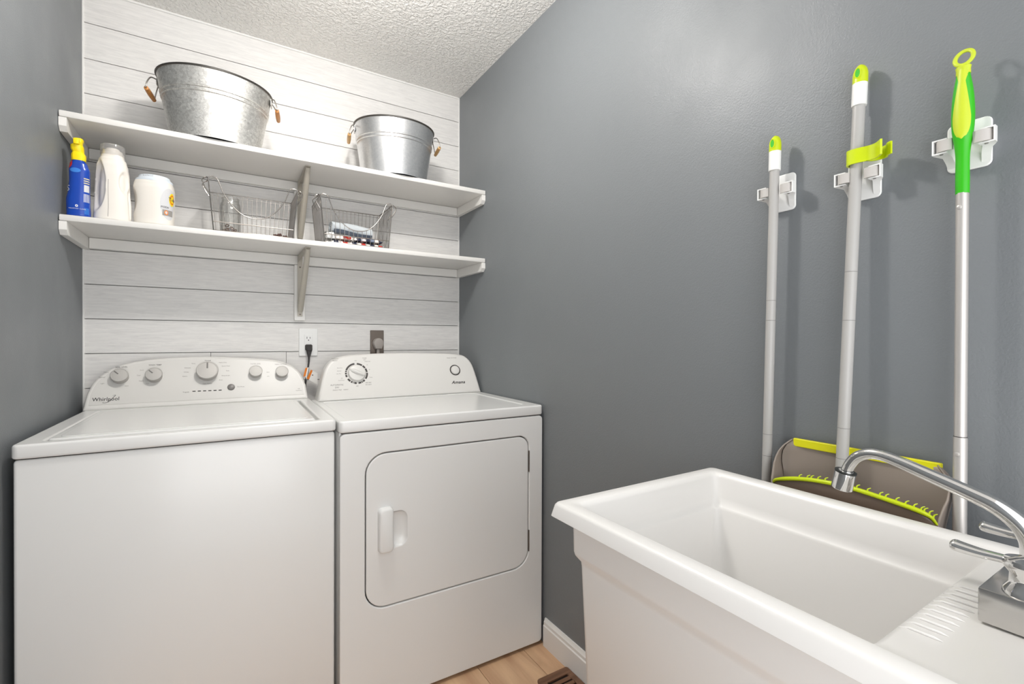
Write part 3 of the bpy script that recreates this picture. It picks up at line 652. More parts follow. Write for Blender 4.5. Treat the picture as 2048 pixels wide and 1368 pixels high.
# ------------------------------------------------------------------ wire baskets
def wire_basket(x0, x1, lab, front_bars):
    """base from x0..x1 at y -.275..-.085; opens out to the top"""
    t = thing('wire_basket', lab, 'basket', ((x0+x1)/2, -.18, Z2), 0, 'wire baskets on the lower shelf')
    hw, yb0, yb1 = (x1-x0)/2, -.095, .095                 # base half width / front / back
    tw, yt0, yt1, ht = hw+.016, -.098, .100, .185         # top
    R1, R0 = .0020, .0011
    z0 = .003
    base = [(-hw, yb0, z0), (hw, yb0, z0), (hw, yb1, z0), (-hw, yb1, z0)]
    def rr(pts, r=.008):
        out = []; N = len(pts)
        for i in range(N):
            p, a, c = Vector(pts[i]), Vector(pts[i-1]), Vector(pts[(i+1) % N]); d0 = (a-p).normalized()*r; d1 = (c-p).normalized()*r
            out += [p+d0, p+d0*.3+d1*.3, p+d1]
        return out
    B().tube(rr(base), R1, 8, closed=True).obj('base_rim', WIRE, t)
    # back: rail + uprights
    b = B(); zb = ht; b.tube([(-tw, yt1, zb), (tw, yt1, zb)], R1, 8); b.tube([(-tw, yt1, zb-.010), (tw, yt1, zb-.010)], R0, 6); n = 17
    for i in range(n):
        u = -1+2*(i+.5)/n; b.tube([(u*hw, yb1, z0), (u*tw, yt1, zb)], R0, 6)
    b.obj('back_grid', WIRE, t, kind='stuff')
    # sides: dense uprights, sloping top rail (high at the front)
    for s_ in (-1, 1):
        b = B(); n = 15
        for i in range(n):
            v = (i+.5)/n; yy0 = yb0+(yb1-yb0)*v; yy1 = yt0+(yt1-yt0)*v; b.tube([(s_*hw, yy0, z0), (s_*tw, yy1, ht)], R0, 6)
        b.tube([(s_*tw, yt0, ht), (s_*tw, yt1, ht)], R1, 8); b.tube([(s_*(tw-.0015), yt0, ht-.014), (s_*(tw-.0015), yt1, ht-.014)], R0, 6)
        b.tube([(s_*hw, yb0, z0), (s_*tw, yt0, ht)], R1, 8); b.tube([(s_*hw, yb1, z0), (s_*tw, yt1, ht)], R1, 8)
        b.obj('side_grid', WIRE, t, kind='stuff')
        # stacking hook folded outwards over the side rail
        hk = spline([(s_*(tw-.001), yt0+.012, ht-.050), (s_*(tw+.012), yt0+.010, ht-.028), (s_*(tw+.018), yt0+.010, ht-.008), (s_*(tw+.004), yt0+.014, ht+.004), (s_*(tw+.004), yt0+.060, ht+.004), (s_*(tw+.018), yt0+.064, ht-.008), (s_*(tw+.012), yt0+.064, ht-.028), (s_*(tw-.001), yt0+.062, ht-.050)], 5)
        B().tube(hk, .0018, 8).obj('stacking_hook', WIRE, t)
    # front: loop at each top corner running into the low swag
    pts = [(-tw, yt0, ht-.012), (-tw+.001, yt0-.002, ht), (-tw+.010, yt0-.003, ht+.004), (-tw+.024, yt0-.003, ht+.002), (-tw+.031, yt0-.003, ht-.010)]
    sw = []
    for i in range(1, 24):
        u = -1+i/12; sw.append((u*(tw-.034), yt0-.003, .058+.1*abs(u)**2.3))
    pts += sw+[(-x_, y_, z_) for x_, y_, z_ in reversed(pts)]
    B().tube([p for p in pts], .0018, 8).obj('front_swag', WIRE, t, ang=60)
    b = B(); b.tube([(-hw-.003, yb0, .034), (hw+.003, yb0, .034)], .0017, 8)
    if front_bars:
        n = 15
        for i in range(n):
            u = -1+2*(i+.5)/n; zt = min(.058+.1*abs(u*hw/(tw-.034))**2.3, .17); b.tube([(u*hw, yb0, z0), (u*(hw+.004), yt0-.003, zt)], R0*.9, 6)
    b.obj('front_rail', WIRE, t, kind='stuff')
    b = B()
    for i in range(12):
        u = -1+2*(i+.5)/12; b.tube([(u*hw, yb0, z0), (u*hw, yb1, z0)], R0, 6)
    b.obj('base_grid', WIRE, t, kind='stuff')
    return t
wire_basket(.400, .655, 'chrome wire basket holding a glass jar, left of the bracket', False)
wire_basket(.768, 1.022, 'chrome wire basket holding folded cloths, right of the bracket', True)
# jar
t = thing('glass_jar', 'textured clear glass jar standing in the left wire basket', 'jar', (.452, -.185, Z2+.0045))
JG = [(.030, 0), (.0335, .003), (.034, .02), (.034, .10), (.032, .116), (.0285, .124), (.028, .134), (.0295, .136), (.0295, .139), (.027, .139), (.0265, .125), (.0315, .112), (.0315, .02), (.030, .006), (.0005, .005)]
B().lathe(JG, None, 48, cap=(True, False)).obj('jar_wall', GLASS, t, ang=50)
for i in range(14):
    a = i*2.4; r_ = .006+.019*((i*7) % 10)/10; z_ = .0145+.0062*(i % 4)
    b = B(); b.tube([(.0062*math.cos(q_), .0062*math.sin(q_), 0) for q_ in [2*PI*k/12 for k in range(12)]], .0020, 6, closed=True)
    o = b.obj('wooden_ring', BEAD); o.location = (.452+r_*math.cos(a), -.185+r_*math.sin(a), Z2+.0045+z_); o.rotation_euler = (random.uniform(-.9, .9)+1.0, random.uniform(-.5, .5), a)
    tag(o, 'small brown ring lying at the bottom of the glass jar', 'ring', 'brown rings in the glass jar')
b = B()
for i in range(60):
    a = random.random()*2*PI; r_ = random.random()**.5; px_, py_ = .615+.034*r_*math.cos(a), -.215+.03*r_*math.sin(a)
    hgt = .018*(1-r_*r_)*random.random()
    bmt = bmesh.new(); bmesh.ops.create_icosphere(bmt, subdivisions=1, radius=.0045)
    b.merge(bmt, Matrix.Translation((px_, py_, Z2+.0095+hgt)) @ Matrix.Diagonal((1, .8, .7, 1)))
tag(b.obj('crumbly_heap', CRUMB, ang=80), 'low heap of dark brown bits in the left wire basket', 'heap', kind='stuff')
# cloths
bx, by = .895, -.19
def slab(x0, x1, y0, y1, z0, z1, wob, seed):
    b = B(); nx, ny = 22, 10
    def top(u, v):
        px, py = x0+(x1-x0)*u, y0+(y1-y0)*v; e = min(u, 1-u)*8; f = min(v, 1-v)*6; ed = min(1, e)*min(1, f)
        return (px, py, z0+(z1-z0)*(.35+.65*math.sqrt(max(ed, 0)))+wob*noise.noise(Vector((px*28+seed, py*28, seed))))
    b.grid(top, nx, ny); b.grid(lambda u, v: (x0+(x1-x0)*u, y0+(y1-y0)*v, z0), nx, ny)
    vs = b.bm.verts; vs.ensure_lookup_table(); N = (nx+1)*(ny+1); g = lambda i, j, k: vs[k*N+i*(ny+1)+j]
    for i in range(nx):
        for j in (0, ny): b.face([g(i, j, 0), g(i+1, j, 0), g(i+1, j, 1), g(i, j, 1)])
    for j in range(ny):
        for i in (0, nx): b.face([g(i, j, 0), g(i, j+1, 0), g(i, j+1, 1), g(i, j, 1)])
    return b
def cloth(x0, x1, y0, y1, z0, z1, m, lab, seed, wob=.003, name='folded_cloth'):
    o = slab(x0-bx, x1-bx, y0-by, y1-by, 0, z1-z0, wob, seed).obj(name, m, ang=70); o.location = (bx, by, z0); tag(o, lab, 'cloth', 'cloths in the right wire basket'); return o
Zb = Z2+.0062
cloth(.795, 1.005, -.262, -.125, Zb, Zb+.014, CL1, 'red, white and navy striped cloth folded at the bottom of the basket', 3)
cloth(.885, 1.000, -.262, -.135, Zb+.0185, Zb+.034, CL2, 'navy and white checked cloth folded above the striped one', 9)
cloth(.815, .880, -.260, -.140, Zb+.0185, Zb+.037, CL3, 'cream cloth folded beside the navy checked cloth', 5, .004)
o = slab(-.03, .03, -.035, .035, 0, .034, .008, 2).obj('silver_packet', SPACK, ang=20); o.location = (.795+.0, -.222, Zb+.018); o.scale = (.6, .8, .9); tag(o, 'crinkled silver packet at the left end of the cloth basket', 'packet')
b = B(); b.tube(spline([(.842, -.2665, Zb+.0235), (.852, -.2675, Zb+.0265), (.862, -.267, Zb+.021), (.870, -.2665, Zb+.0255)], 4), .0045, 8); tag(b.obj('red_ribbon', REDC), 'small twist of red cloth in front of the cream cloth', 'ribbon')
# rolled cloth: spiral
t = thing('rolled_cloth', 'pale blue-grey cloth roll with darker slate fold, on top of the stack', 'cloth', (0, 0, 0), 0, 'cloths in the right wire basket')
t.location = (.885, -.195, Zb+.068); t.rotation_euler = (0, math.radians(4), math.radians(3))
b = B(); n = 60
def sp(i, rad=1):
    a = i/n*PI*2*2.6; r_ = (.007+.0215*i/n)*rad; return (r_*math.cos(a)*1.25, r_*math.sin(a))
pts2 = [sp(i) for i in range(n+1)]+[sp(i, .9) for i in range(n, -1, -1)]
xs = [-.082+.164*k/14 for k in range(15)]
b.loft([[(x_, p_[0]+.002*math.sin(x_*50), p_[1]+.0025*math.sin(x_*38+1)) for p_ in pts2] for x_ in xs]); b.obj('roll', TOWEL, t, ang=60)
b = B(); b.grid(lambda u, v: (-.075+.155*u, -.0385-.002*math.sin(u*9)+.012*v, -.012-.010*math.sin(v*PI/2)+.002*math.sin(u*7)), 16, 4)
b.grid(lambda u, v: (-.075+.155*u, -.0365-.002*math.sin(u*9)+.012*v, -.016-.010*math.sin(v*PI/2)+.002*math.sin(u*7)), 16, 4); b.obj('slate_fold', TOWEL2, t)

# ------------------------------------------------------------------ outlets, plugs, cords
t = thing('wall_outlet', 'white double outlet with the black washer plug in its lower socket', 'outlet', (.748, -.0006, 1.150))
put(plate_mesh(rrect(-.0385, -.061, .0385, .061, .004, 3), [], .006, .0025, 2), frame((0, 0, 0), (1, 0, 0), (0, 0, 1), (0, -1, 0)), 'face_plate', OUTW, t)
put(plate_mesh(rrect(-.017, -.034, .017, .034, .003, 3), [], .002, .0008, 1), frame((0, -.006, 0), (1, 0, 0), (0, 0, 1), (0, -1, 0)), 'receptacle', OUTW, t)
for x_, zz, hh, wd in ((-.0063, .0195, .0045, .0011), (.0063, .0195, .0038, .0011), (0, .009, .0020, .0022)):
    B().box((x_-wd, -.0084, zz-hh), (x_+wd, -.0079, zz+hh)).obj('socket_slot', INK, t, smooth=False)
t = thing('washer_plug', 'black washer plug and cord hanging from the white outlet', 'plug', (.748, -.0088, 1.127))
b = B(); b.loft([[(u*w_, y_, v*h_+dz) for u, v in ((-1, -.7), (-.7, -1), (.7, -1), (1, -.7), (1, .7), (.7, 1), (-.7, 1), (-1, .7))] for y_, w_, h_, dz in ((0, .0145, .013, 0), (-.010, .0145, .0135, 0), (-.021, .012, .013, -.002), (-.026, .009, .010, -.003))])
b.loft([[(u*w_, -.014+v*.009, z_) for u, v in ((-1, -.7), (-.7, -1), (.7, -1), (1, -.7), (1, .7), (.7, 1), (-.7, 1), (-1, .7))] for z_, w_ in ((-.008, .0130), (-.020, .0095), (-.034, .006), (-.042, .0042))]); b.obj('plug_head', BLACK, t)
cord = spline([(0, -.014, -.038), (-.001, -.016, -.060), (-.004, -.022, -.080), (-.009, -.030, -.110), (-.016, -.034, -.145), (-.018, -.030, -.20), (-.016, -.02, -.30)], 6)
B().tube(cord, .0036, 10).obj('cord', BLACK, t)
# tags on the cord
def card(name, pts, m, parent, y, tk=.0006):
    b = B(); b.loft([[(p[0], y+(p[2] if len(p) > 2 else 0)+d, p[1]) for p in pts] for d in (0, tk)]); return b.obj(name, m, parent, smooth=False)
tg = thing('warning_tag', 'white and orange paper tags on the black cord, between the two machines', 'tag', (.748, -.0088, 1.127))
card('cord_wrap_orange', [(-.018, -.088, .0), (-.009, -.086, .0), (-.018, -.122, -.004), (-.027, -.126, -.004)], ORANGE, tg, -.038)
card('cord_wrap_white', [(-.009, -.086, .0), (-.0045, -.085, .0), (-.014, -.140, -.004), (-.018, -.122, -.004)], PAPER, tg, -.038)
card('orange_band', [(.004, -.096), (.011, -.100), (-.004, -.139), (-.013, -.133)], ORANGE, tg, -.040)
c = card('paper_card', [(.011, -.100), (.031, -.112), (.030, -.160), (.022, -.156), (-.004, -.139)], PAPER, tg, -.040)
B().box((.008, -.0412, -.121), (.013, -.0405, -.117), .0003, 1).obj('printed_symbol', INK, tg)
# dryer outlet
t = thing('dryer_outlet', 'brown metal outlet plate behind the dryer panel, carrying the grey plug', 'outlet', (1.0485, -.0006, 1.150))
put(plate_mesh(rrect(-.031, -.056, .031, .056, .002, 2), [], .012, .002, 2), frame((0, 0, 0), (1, 0, 0), (0, 0, 1), (0, -1, 0)), 'face_plate', STEELPL, t)
t = thing('dryer_plug', 'round grey dryer plug in the brown metal outlet plate', 'plug', (1.0485, -.0128, 1.146))
b = B(); sh = [(.0235*math.cos(a), .0235*math.sin(a)) for a in [math.radians(x_) for x_ in range(-20, 201, 20)]]; sh = sh+[(-.0145, -.028), (.0145, -.028)]
b.loft([[(u*k_, y_, v*k_) for u, v in sh] for y_, k_ in ((0, 1.0), (-.022, 1.0), (-.027, .92), (-.028, .8))]); b.obj('plug_head', PLUGG, t, ang=40)
B().tube(spline([(0, -.013, -.024), (0, -.014, -.05), (.003, -.02, -.09), (.006, -.024, -.16), (.0, -.02, -.3)], 6), .0075, 12).obj('cord', PLUGG, t)

# ------------------------------------------------------------------ clip holders on the right wall
def holder(yc, zc, lab):
    """local frame: u along -y (to the right as seen), v up, out = -x"""
    t = thing('broom_holder', lab, 'holder', (W-.0006, yc, zc), 0, 'white broom holders on the grey wall')
    KO = .74; FRM = frame((0, 0, 0), (0, -1, 0), (0, 0, 1), (-1, 0, 0)) @ Matrix.Diagonal((1, 1, KO, 1))
    put(plate_mesh(rrect(-.0275, -.040, .0275, .040, .009, 5), [], .006, .0018, 2), FRM, 'back_plate', WHITEPL, t, ang=40)
    for s_ in (-1, 1):
        # housing: flared web from the plate to a square open channel
        b = B()
        def Q(u, v, o_): return FRM @ Vector((s_*u, v, o_))
        rings = []
        for o_, u0, u1, v0, v1 in ((.005, .015, .026, -.034, .013), (.012, .016, .0275, -.024, .0125), (.020, .018, .030, -.015, .012), (.028, .020, .0355, -.0125, .012), (.036, .021, .038, -.0118, .012)):
            rings.append([Q(u0, v0, o_), Q(u1, v0, o_), Q(u1, v1, o_), Q(u0, v1, o_)])
        b.loft(rings); b.obj('housing', WHITEPL, t, ang=45)
        b = B()                                        # the open square frame at its mouth: top, bottom, outer wall
        for (u0, u1, v0, v1) in ((.019, .038, .0100, .0120), (.019, .038, -.0120, -.0100), (.0360, .038, -.0100, .0100)):
            pts = [(u0, v0), (u1, v0), (u1, v1), (u0, v1)]
            b.loft([[Q(u, v, o_) for u, v in pts] for o_ in (.0345, .049)])
        b.obj('channel', WHITEPL, t, smooth=False)
        # curved rubber jaw
        b = B(); arc = [(.0345, .040), (.031, .049), (.024, .0535), (.017, .053), (.0125, .0505)]
        arc = [(p.x, p.y) for p in spline([(a_, b_, 0) for a_, b_ in arc], 4)]; inn = [(u-.0012, o_-.0045) for u, o_ in arc]
        b.loft([[Q(u, v, o_) for u, o_ in arc+inn[::-1]] for v in (-.0092, .0092)]); b.obj('rubber_jaw', JAW, t, ang=40)
        B().lathe([(.0026, 0), (.0022, .0008), (.0005, .001)], frame(Q(.027, -.0121, .042), (1, 0, 0), (0, -1, 0), (0, 0, -1)), 10).obj('screw', GREYPL, t)
    return t
holder(-1.667, 1.487, 'leftmost of the three white wall holders, gripping the shortest pole')
holder(-1.821, 1.474, 'middle of the three white wall holders, just below the yellow clip')
holder(-1.969, 1.486, 'rightmost of the three white wall holders, gripping the green handle')

# poles
def pole_part(name, m, parent, Mx, prof, seg=28, **k):
    b = B(); b.lathe(prof, Mx, seg); return b.obj(name, m, parent, **k)
XP = W-.033
def grip_cap(parent, Mx, L, r, cl, wl, m=LIME):
    """lime end cap with a hole, white sleeve"""
    b = B(); rings = []; n = 28
    for i in range(19):
        t_ = i/18; z_ = L-cl+cl*t_
        # the tip is cut by a slanted, rounded nose: flattens along x
        k_ = 1.0 if z_ < L-.022 else math.sqrt(max(0.0, 1-((z_-(L-.022))/.0225)**2))
        fx = (.35+.65*k_); rings.append([Mx @ Vector((r*math.cos(a)*fx+ (1-k_)*r*.35, r*math.sin(a)*max(k_, .06), z_)) for a in [2*PI*j/n for j in range(n)]])
    b.loft(rings); cap_ = b.obj('hanging_cap', m, parent, ang=50)
    # slot of the hanging hole (a real through rim, dark green inside)
    rim = [Mx @ Vector((-r*.98, .0050*math.cos(a), L-.019+.0092*math.sin(a))) for a in [2*PI*j/20 for j in range(20)]]
    B().tube(rim, .0011, 6, closed=True).obj('hole_rim', m, cap_)
    b = B(); b.loft([[Mx @ Vector((x_, .0047*math.cos(a), L-.019+.0088*math.sin(a))) for a in [2*PI*j/20 for j in range(20)]] for x_ in (-r*1.0, -r*.3)]); b.obj('hanging_hole', GREEN, cap_)
    pole_part('white_sleeve', WHITEPL, parent, Mx, [(r*.80, L-cl-wl), (r*1.0, L-cl-wl+.0005), (r*1.0, L-cl)])
# 1: broom
p0, p1 = (XP, -1.6370, .16), (XP, -1.6667, 1.6056)
t = thing('broom', 'shortest of the three hanging poles, grey with a lime and white grip', 'broom', (XP, -1.652, 0), 0, 'long-handled cleaning tools on the right wall')
def L2(p, o): return tuple(Vector(p)-Vector(o))
Mx, L = along(L2(p0, t.location), L2(p1, t.location))
grip_cap(t, Mx, L, .0118, .034, .041)
pole_part('pole', POLEG, t, Mx, [(.0095, 0), (.0095, L-.074)])
for z_ in (1.251, 1.208, .96, .913):
    zz = (z_-.16)/(1.6056-.16)*L; pole_part('joint', GREYPL, t, Mx, [(.0094, zz-.0004), (.0097, zz-.0003), (.0097, zz+.0003), (.0094, zz+.0004)])
B().box((-.034, -.13, .10), (.012, .13, .145), .012, 3).obj('broom_head', POLEG, t)
b = B()
for i in range(26):
    for j in range(3):
        b.tube([(-.026+j*.014, -.12+i*.0096, .1005), (-.029+j*.016, -.123+i*.0098, .012)], .0028, 5)
b.obj('bristles', BRISTLE, t, kind='stuff')
# 2: long-handled dustpan
t = thing('long_handled_dustpan', 'taupe dustpan on a grey pole with a yellow clip, behind the sink', 'dustpan', (1.43, -1.82, .60), 0, 'long-handled cleaning tools on the right wall')
O = t.location
Mx, L = along(L2((1.4362, -1.8015, .90), O), L2((1.4562, -1.8213, 1.6852), O))
grip_cap(t, Mx, L, .0122, .036, .042)
pole_part('pole', POLEG, t, Mx, [(.0102, 0), (.0102, L-.077)])
for z_ in (1.295, 1.203, .998, .940):
    zz = (z_-.90)/(1.6852-.90)*L; pole_part('joint', GREYPL, t, Mx, [(.0101, zz-.0004), (.0104, zz-.0003), (.0104, zz+.0003), (.0101, zz+.0004)])
# yellow clip: a ribbon bent round the pole and on to a second hook, in plan, extruded upwards
zc = 1.510; px, py = 1.4500-O.x, -1.8172-O.y
path = [(px+.012, py+.002), (px+.008, py+.011), (px-.003, py+.0135), (px-.012, py+.008), (px-.0135, py-.002), (px-.012, py-.012), (px-.009, py-.024), (px-.012, py-.036), (px-.022, py-.046), (px-.026, py-.049)]
pp = spline([(a_, b_, 0) for a_, b_ in path], 5); b = B(); tk = .0016
def ribbon(b, pts, z0, z1, tk):
    L_ = []; R_ = []
    for i, p in enumerate(pts):
        d = pts[min(i+1, len(pts)-1)]-pts[max(i-1, 0)]; n_ = Vector((-d.y, d.x, 0)).normalized()*tk; L_.append(p+n_); R_.append(p-n_)
    loop = L_+R_[::-1]; n = len(pts); V0 = [b.bm.verts.new((p.x, p.y, z0)) for p in loop]; V1 = [b.bm.verts.new((p.x, p.y, z1)) for p in loop]
    N = len(loop)
    for i in range(N): b.face([V0[i], V0[(i+1) % N], V1[(i+1) % N], V1[i]])
    for i in range(n-1):
        for V in (V0, V1): b.face([V[i], V[i+1], V[N-2-i], V[N-1-i]])
ribbon(b, pp, zc-.014-O.z, zc+.013-O.z, tk)
path2 = [(px-.0105, py-.020), (px+.000, py-.026), (px+.004, py-.036), (px+.000, py-.047), (px-.010, py-.053), (px-.014, py-.060)]
ribbon(b, spline([(a_, b_, 0) for a_, b_ in path2], 5), zc-.014-O.z, zc+.008-O.z, tk)
b.obj('yellow_clip', LIME, t, ang=40)
# pan: back sheet with rounded top corners, side walls deepening towards the hood
ya, yb = -1.679, -1.957
def pan_pt(u, v, back=True):
    """u 0..1 along the width, v 0..1 down; back sheet"""
    z_ = .957-.225*v; inn = .0
    y_ = ya+(yb-ya)*u
    return Vector((1.4625-.012*v, y_, z_))
def side_x(v): return 1.455-.050*min(1, v/.36)-.006*v
b = B(); prof = []
NV = 18; NU = 24
rows = []
for i in range(NV+1):
    v = i/NV; z_ = .955-.225*v; xb = 1.4640-.010*v; xf = min(xb-.004, side_x(v))
    cut = .020*max(0, 1-v/.16)**2; pinch = .030*max(0, v-.22)**.8
    y0_, y1_ = ya-cut-pinch, yb+cut+pinch; row = []
    for j in range(6): row.append((xf+(xb-xf)*j/5*.8, y0_, z_))
    for j in range(NU+1):
        u = j/NU; row.append((xb-.012*(abs(2*u-1)**8)*(1 if xb-xf > .012 else .3), y0_-.004+(y1_-y0_+.008)*u, z_))
    for j in range(6): row.append((xb-(xb-xf)*.8-(xf-xb)*0-(-(xb-xf)*.8)*(1-j/5)+0*(xf), y1_, z_))
    n_ = len(row); inner = [(p[0]-.0, p[1], p[2]) for p in row]; rows.append(inner)
def shell(rows, tk=.0022):
    b = B(); V = [[b.bm.verts.new(Vector(p)-O) for p in r] for r in rows]
    for i in range(len(V)-1):
        for j in range(len(V[0])-1): b.face([V[i][j], V[i][j+1], V[i+1][j+1], V[i+1][j]])
    return b
o = shell(rows).obj('pan_tray', TAUPE, t, ang=50); md = o.modifiers.new('thickness', 'SOLIDIFY'); md.thickness = .0022; md.offset = 0
# rubber lip
B().box(L2((1.4570, -1.942, .9415), O), L2((1.4655, -1.701, .9580), O), .0012, 1).obj('rubber_lip', LIMEY, t)
# arched hood edge with comb teeth, and hood skin below it
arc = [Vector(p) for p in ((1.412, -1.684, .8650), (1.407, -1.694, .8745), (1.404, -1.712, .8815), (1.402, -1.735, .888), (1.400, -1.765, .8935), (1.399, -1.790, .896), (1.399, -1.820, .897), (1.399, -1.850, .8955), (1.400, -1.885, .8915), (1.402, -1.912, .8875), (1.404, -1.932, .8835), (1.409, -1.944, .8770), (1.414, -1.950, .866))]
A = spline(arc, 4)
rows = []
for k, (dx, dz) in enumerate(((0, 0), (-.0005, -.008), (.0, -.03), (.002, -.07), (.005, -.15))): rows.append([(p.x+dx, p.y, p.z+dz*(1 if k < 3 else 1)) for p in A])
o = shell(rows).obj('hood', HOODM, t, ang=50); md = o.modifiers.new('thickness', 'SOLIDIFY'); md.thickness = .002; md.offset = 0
b = B(); b.tube([p-O+Vector((-.002, 0, .0015)) for p in A], [.0018+.0022*min(1, min(i, len(A)-1-i)/8) for i in range(len(A))], 10, flat=1.2, mi=0); b.obj('hood_edge', LIME, t, ang=60)
for i in range(19):
    u = .28+i*.037; p = A[min(int(u*(len(A)-1)), len(A)-1)]-O
    B().tube(spline([p+Vector((-.001, 0, .003)), p+Vector((0, -.001, .008)), p+Vector((.001, -.005, .0105))], 3), [.0014, .0014, .0013, .0012, .0010, .0009, .0007], 6).obj('comb_tooth', LIME, t)
# 3: mop with green handle
t = thing('mop', 'rightmost hanging tool, satin metal pole with a bright green looped handle', 'mop', (1.4422, -1.9695, 0), 0, 'long-handled cleaning tools on the right wall')
O = t.location; ZB = .20
pole_part('pole', POLEM, t, Matrix(), [(.0080, ZB), (.0080, 1.402)], ang=40)
pole_part('lower_tube', POLEM, t, Matrix(), [(.0084, ZB), (.0088, ZB+.002), (.0088, 1.008), (.0080, 1.010)])
pole_part('joint', KDARK, t, Matrix(), [(.0079, 1.0098), (.00855, 1.010), (.00855, 1.0108), (.0079, 1.011)])
for z_, rr_ in ((1.379, .0082), (.983, .0090)):
    B().lathe([(.0035, 0), (.0033, .0012), (.002, .0018), (.0004, .002)], frame((-rr_+.0006, .0015, z_), (0, 1, 0), (0, 0, 1), (-1, 0, 0)), 16).obj('snap_button', POLEM, t)
HP = [(.0108, 1.401), (.0110, 1.42), (.0108, 1.445), (.0110, 1.462), (.0130, 1.480), (.0160, 1.497), (.0176, 1.515), (.0177, 1.533), (.0165, 1.553), (.0145, 1.570), (.0115, 1.586), (.0098, 1.595), (.0090, 1.600)]
HP = [(p.x, p.y) for p in spline([(r_, z_, 0) for r_, z_ in HP], 4)]
hm = B(); hm.lathe(HP, None, 36, .72, .80); hnd = hm.obj('handle', GREEN, t, ang=60)
# inlay: teardrop on the front, following the handle skin
def hr(z_):
    for a_, c_ in zip(HP, HP[1:]):
        if a_[1] <= z_ <= c_[1]: return a_[0]+(c_[0]-a_[0])*(z_-a_[1])/(c_[1]-a_[1]+1e-9)
    return HP[-1][0]
def wid(s_):  # half angle (deg) along the inlay
    return max(2, 50*math.sqrt(max(0, 1-(1-min(s_/.22, 1))**2))*(1 if s_ < .3 else max(.45, 1-(s_-.3)*1.0))+(max(0, s_-.82)*300))
b = B()
def inl(u, v):
    z_ = 1.487+(1.600-1.487)*v; a = PI+math.radians(4)+math.radians(wid(v))*(2*u-1); r_ = hr(z_)+.0006*math.sin(PI*min(max(u, .02), .98))
    return (r_*.72*math.cos(a), r_*.80*math.sin(a), z_)
b.grid(inl, 14, 26); b.obj('lime_inlay', LIME2, hnd)
ring = []
for k in range(32):
    a = 2*PI*k/32; ring.append(Vector((.001+.004*math.sin(a), -.0005+.0110*math.cos(a), 1.6190+.0125*math.sin(a))))
b = B(); b.tube(ring, .0024, 10, closed=True, flat=1.3); b.obj('hanging_loop', LIME2, hnd)
b = B(); b.loft([[(x_*r_*.7, y_*r_-.000, z_) for x_, y_ in [(math.cos(q_), math.sin(q_)) for q_ in [2*PI*k/18 for k in range(18)]]] for z_, r_ in ((1.592, .0092), (1.599, .0090), (1.604, .0098), (1.607, .0070))]); b.obj('loop_neck', LIME2, hnd)
B().box((-.030, -.16, .06), (.02, .16, .085), .008, 2).obj('mop_plate', POLEG, t)
B().box((-.034, -.17, .03), (.026, .17, .0595), .012, 3).obj('mop_pad', BRISTLE, t)
pole_part('socket', POLEG, t, Matrix(), [(.016, .085), (.014, .12), (.011, ZB), (.0085, ZB+.01)])

# ------------------------------------------------------------------ utility sink
sk = thing('utility_sink', 'deep white plastic utility sink with a ribbed deck, in front of the hanging tools', 'sink', (1.155, -1.86, 0))
SX0, SX1, SY0, SY1 = .927-1.155, 1.385-1.155, -2.165+1.86, -1.556+1.86
def rng_(ins, z, r, y0=None, n=6): 
    a0 = SY0+ins if y0 is None else y0
    return [(x_, y_, z) for x_, y_ in rrect(SX0+ins, a0, SX1-ins, SY1-ins, r, n)]
Y0i = -2.030+1.86
rings = [rng_(.056, .500, .02), rng_(.044, .515, .018), rng_(.037, .768, .013), rng_(.036, .776, .013), rng_(.029, .786, .012), rng_(.0275, .792, .012), rng_(.0265, .8495, .012),
         rng_(.002, .8500, .008), rng_(0.0, .8515, .008), rng_(.0035, .871, .012), rng_(.006, .8745, .012), rng_(.010, .8762, .012), rng_(.030, .8762, .014), rng_(.034, .8740, .014), rng_(.036, .871, .016),
         rng_(.0375, .869, .018, Y0i-.006), rng_(.039, .866, .014, Y0i), rng_(.046, .828, .016, Y0i+.010), rng_(.048, .815, .016, Y0i+.012), rng_(.0535, .811, .014, Y0i+.017), rng_(.056, .805, .014, Y0i+.019),
         rng_(.066, .66, .03, Y0i+.035), rng_(.080, .565, .035, Y0i+.05), rng_(.095, .545, .03, Y0i+.065), rng_(.13, .5375, .02, Y0i+.10)]
B().loft(rings).obj('basin', SINKM, sk, ang=50)
B().lathe([(.0, .5378), (.03, .5378), (.036, .5395), (.042, .5385), (.042, .5375)][1:], Matrix.Translation((0, .05, 0)), 32).obj('drain', CHROME, sk)
pole_part('drain_pipe', WHITEPL, sk, Matrix.Translation((0, .05, 0)), [(.022, .30), (.022, .50)])
b = B()
for i in range(11):
    xx = 1.03-1.155+i*.0155
    b.tube([(xx, Y0i-.001, .8668), (xx, Y0i-.010, .8700), (xx, Y0i-.030, .8705), (xx, Y0i-.036, .8700)], [.0006, .0016, .0016, .0004], 8)
b.obj('drain_ribs', SINKM, sk, ang=60, kind='stuff')
for sx_ in (SX0+.075, SX1-.075):
    for sy_ in (SY0+.08, SY1-.08):
        sgx = 1 if sx_ > 0 else -1; b = B(); b.loft([[(sx_+dx+sgx*k, sy_+dy, z_) for dx, dy in ((-.02, -.02), (.02, -.02), (.02, .02), (-.02, .02))] for z_, k in ((0, .012), (.505, -.004))]); b.obj('leg', SINKM, sk)
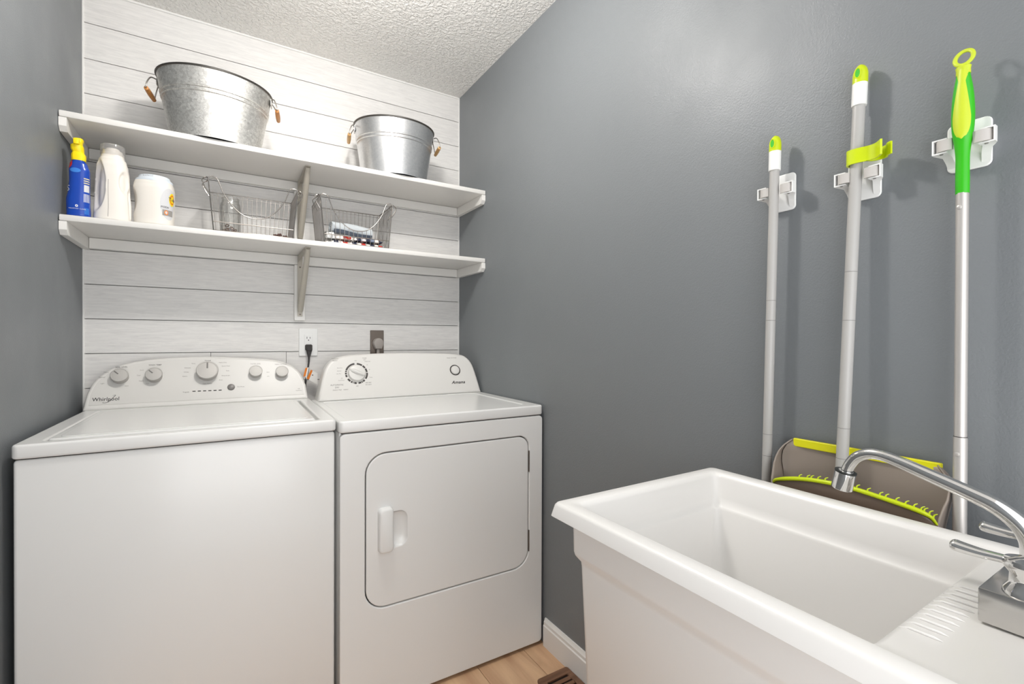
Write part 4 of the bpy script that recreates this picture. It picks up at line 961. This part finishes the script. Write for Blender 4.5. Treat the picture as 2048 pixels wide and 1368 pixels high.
# ------------------------------------------------------------------ faucet
fx, fy, fz = 1.1725, -2.104, .8720
fa = thing('faucet', 'chrome two-handle faucet with a long swept spout, on the sink deck', 'faucet', (fx, fy, fz))
FO_ = Vector((fx, fy, fz))
B().box((-.0700, -.0310, .0002), (.0700, .0310, .0355), .0018, 2).obj('body_block', CHROMEB, fa)
pole_part('spout_hub', CHROME, fa, Matrix.Translation((0, .002, 0)), [(.020, .0356), (.020, .044), (.016, .050), (.012, .056), (.0105, .066)])
sp_ = [(1.168, -2.1010, .934), (1.168, -2.0990, .950), (1.167, -2.0900, .966), (1.166, -2.0720, .980), (1.166, -2.050, .9885), (1.166, -2.010, 1.0015), (1.166, -1.985, 1.0095), (1.166, -1.965, 1.0140), (1.166, -1.950, 1.0130), (1.166, -1.937, 1.0060), (1.166, -1.9285, .9940), (1.166, -1.9235, .981)]
B().tube([p-FO_ for p in spline(sp_, 6)], [.0108-.0038*min(1, i/40) for i in range(len(spline(sp_, 6)))], 20).obj('spout', CHROME, fa, ang=60)
a0, a1 = Vector((1.166, -1.9235, .9835))-FO_, Vector((1.166, -1.9190, .9610))-FO_
Ma, La = along(a0, a1)
ae = B().lathe([(.0075, -.001), (.0125, .0005), (.0127, .0035), (.0127, La+.002), (.0110, La+.003), (.0105, La), (.0005, La)], Ma, 28).obj('aerator', CHROME, fa, ang=40)
B().lathe([(.0123, -.0006), (.0130, -.0004), (.0130, .0016), (.0123, .0018)], Ma, 28).obj('black_ring', BLKRING, ae)
for s_ in (-1, 1):
    hx = s_*.050
    col = B().lathe([(.0175, .0356), (.0165, .040), (.0125, .046), (.0120, .056), (.0165, .062), (.0175, .066), (.0160, .0705), (.0080, .0725), (.0005, .073)], Matrix.Translation((hx, .000, 0)), 24)
    c_ = col.obj('handle', CHROME, fa, ang=45)
    pts = spline([(hx, .004, .066), (hx, .018, .066), (hx-.001, .034, .0655), (hx-.002, .050, .0665), (hx-.002, .058, .068)], 5)
    n_ = len(pts); rr_ = [.0055+.0022*sm(i/n_, .2, .8) if i < n_-3 else [.0070, .0054, .0026][i-(n_-3)] for i in range(n_)]
    B().tube(pts, rr_, 16, up=(1, 0, 0), flat=.8).obj('lever', CHROME, c_, ang=60)

# ------------------------------------------------------------------ floor vent
t = thing('floor_vent', 'brown wooden floor register with slats, beside the white baseboard', 'vent', (1.408, -1.065, .0003))
VW, VL = .0735, .150
put(plate_mesh(rrect(-VW+.0, -VL, VW-.017, VL-.012, .010, 4)[:], [rrect(-.050, -.118, .034, .108, .002, 2)], .010, .003, 2), Matrix(), 'frame', OAK2, t)
B().box((-.055, -.125, .0004), (.040, .115, .0016)).obj('dark_well', BLACK, t, smooth=False)
for i in range(10):
    y_ = .090-i*.0215
    B().box((-.0505, -.0065, -.0020), (.0345, .0065, .0020), .001, 1, M=Matrix.Translation((0, y_, .0058)) @ Matrix.Rotation(math.radians(16), 4, 'X')).obj('slat', OAK2, t)
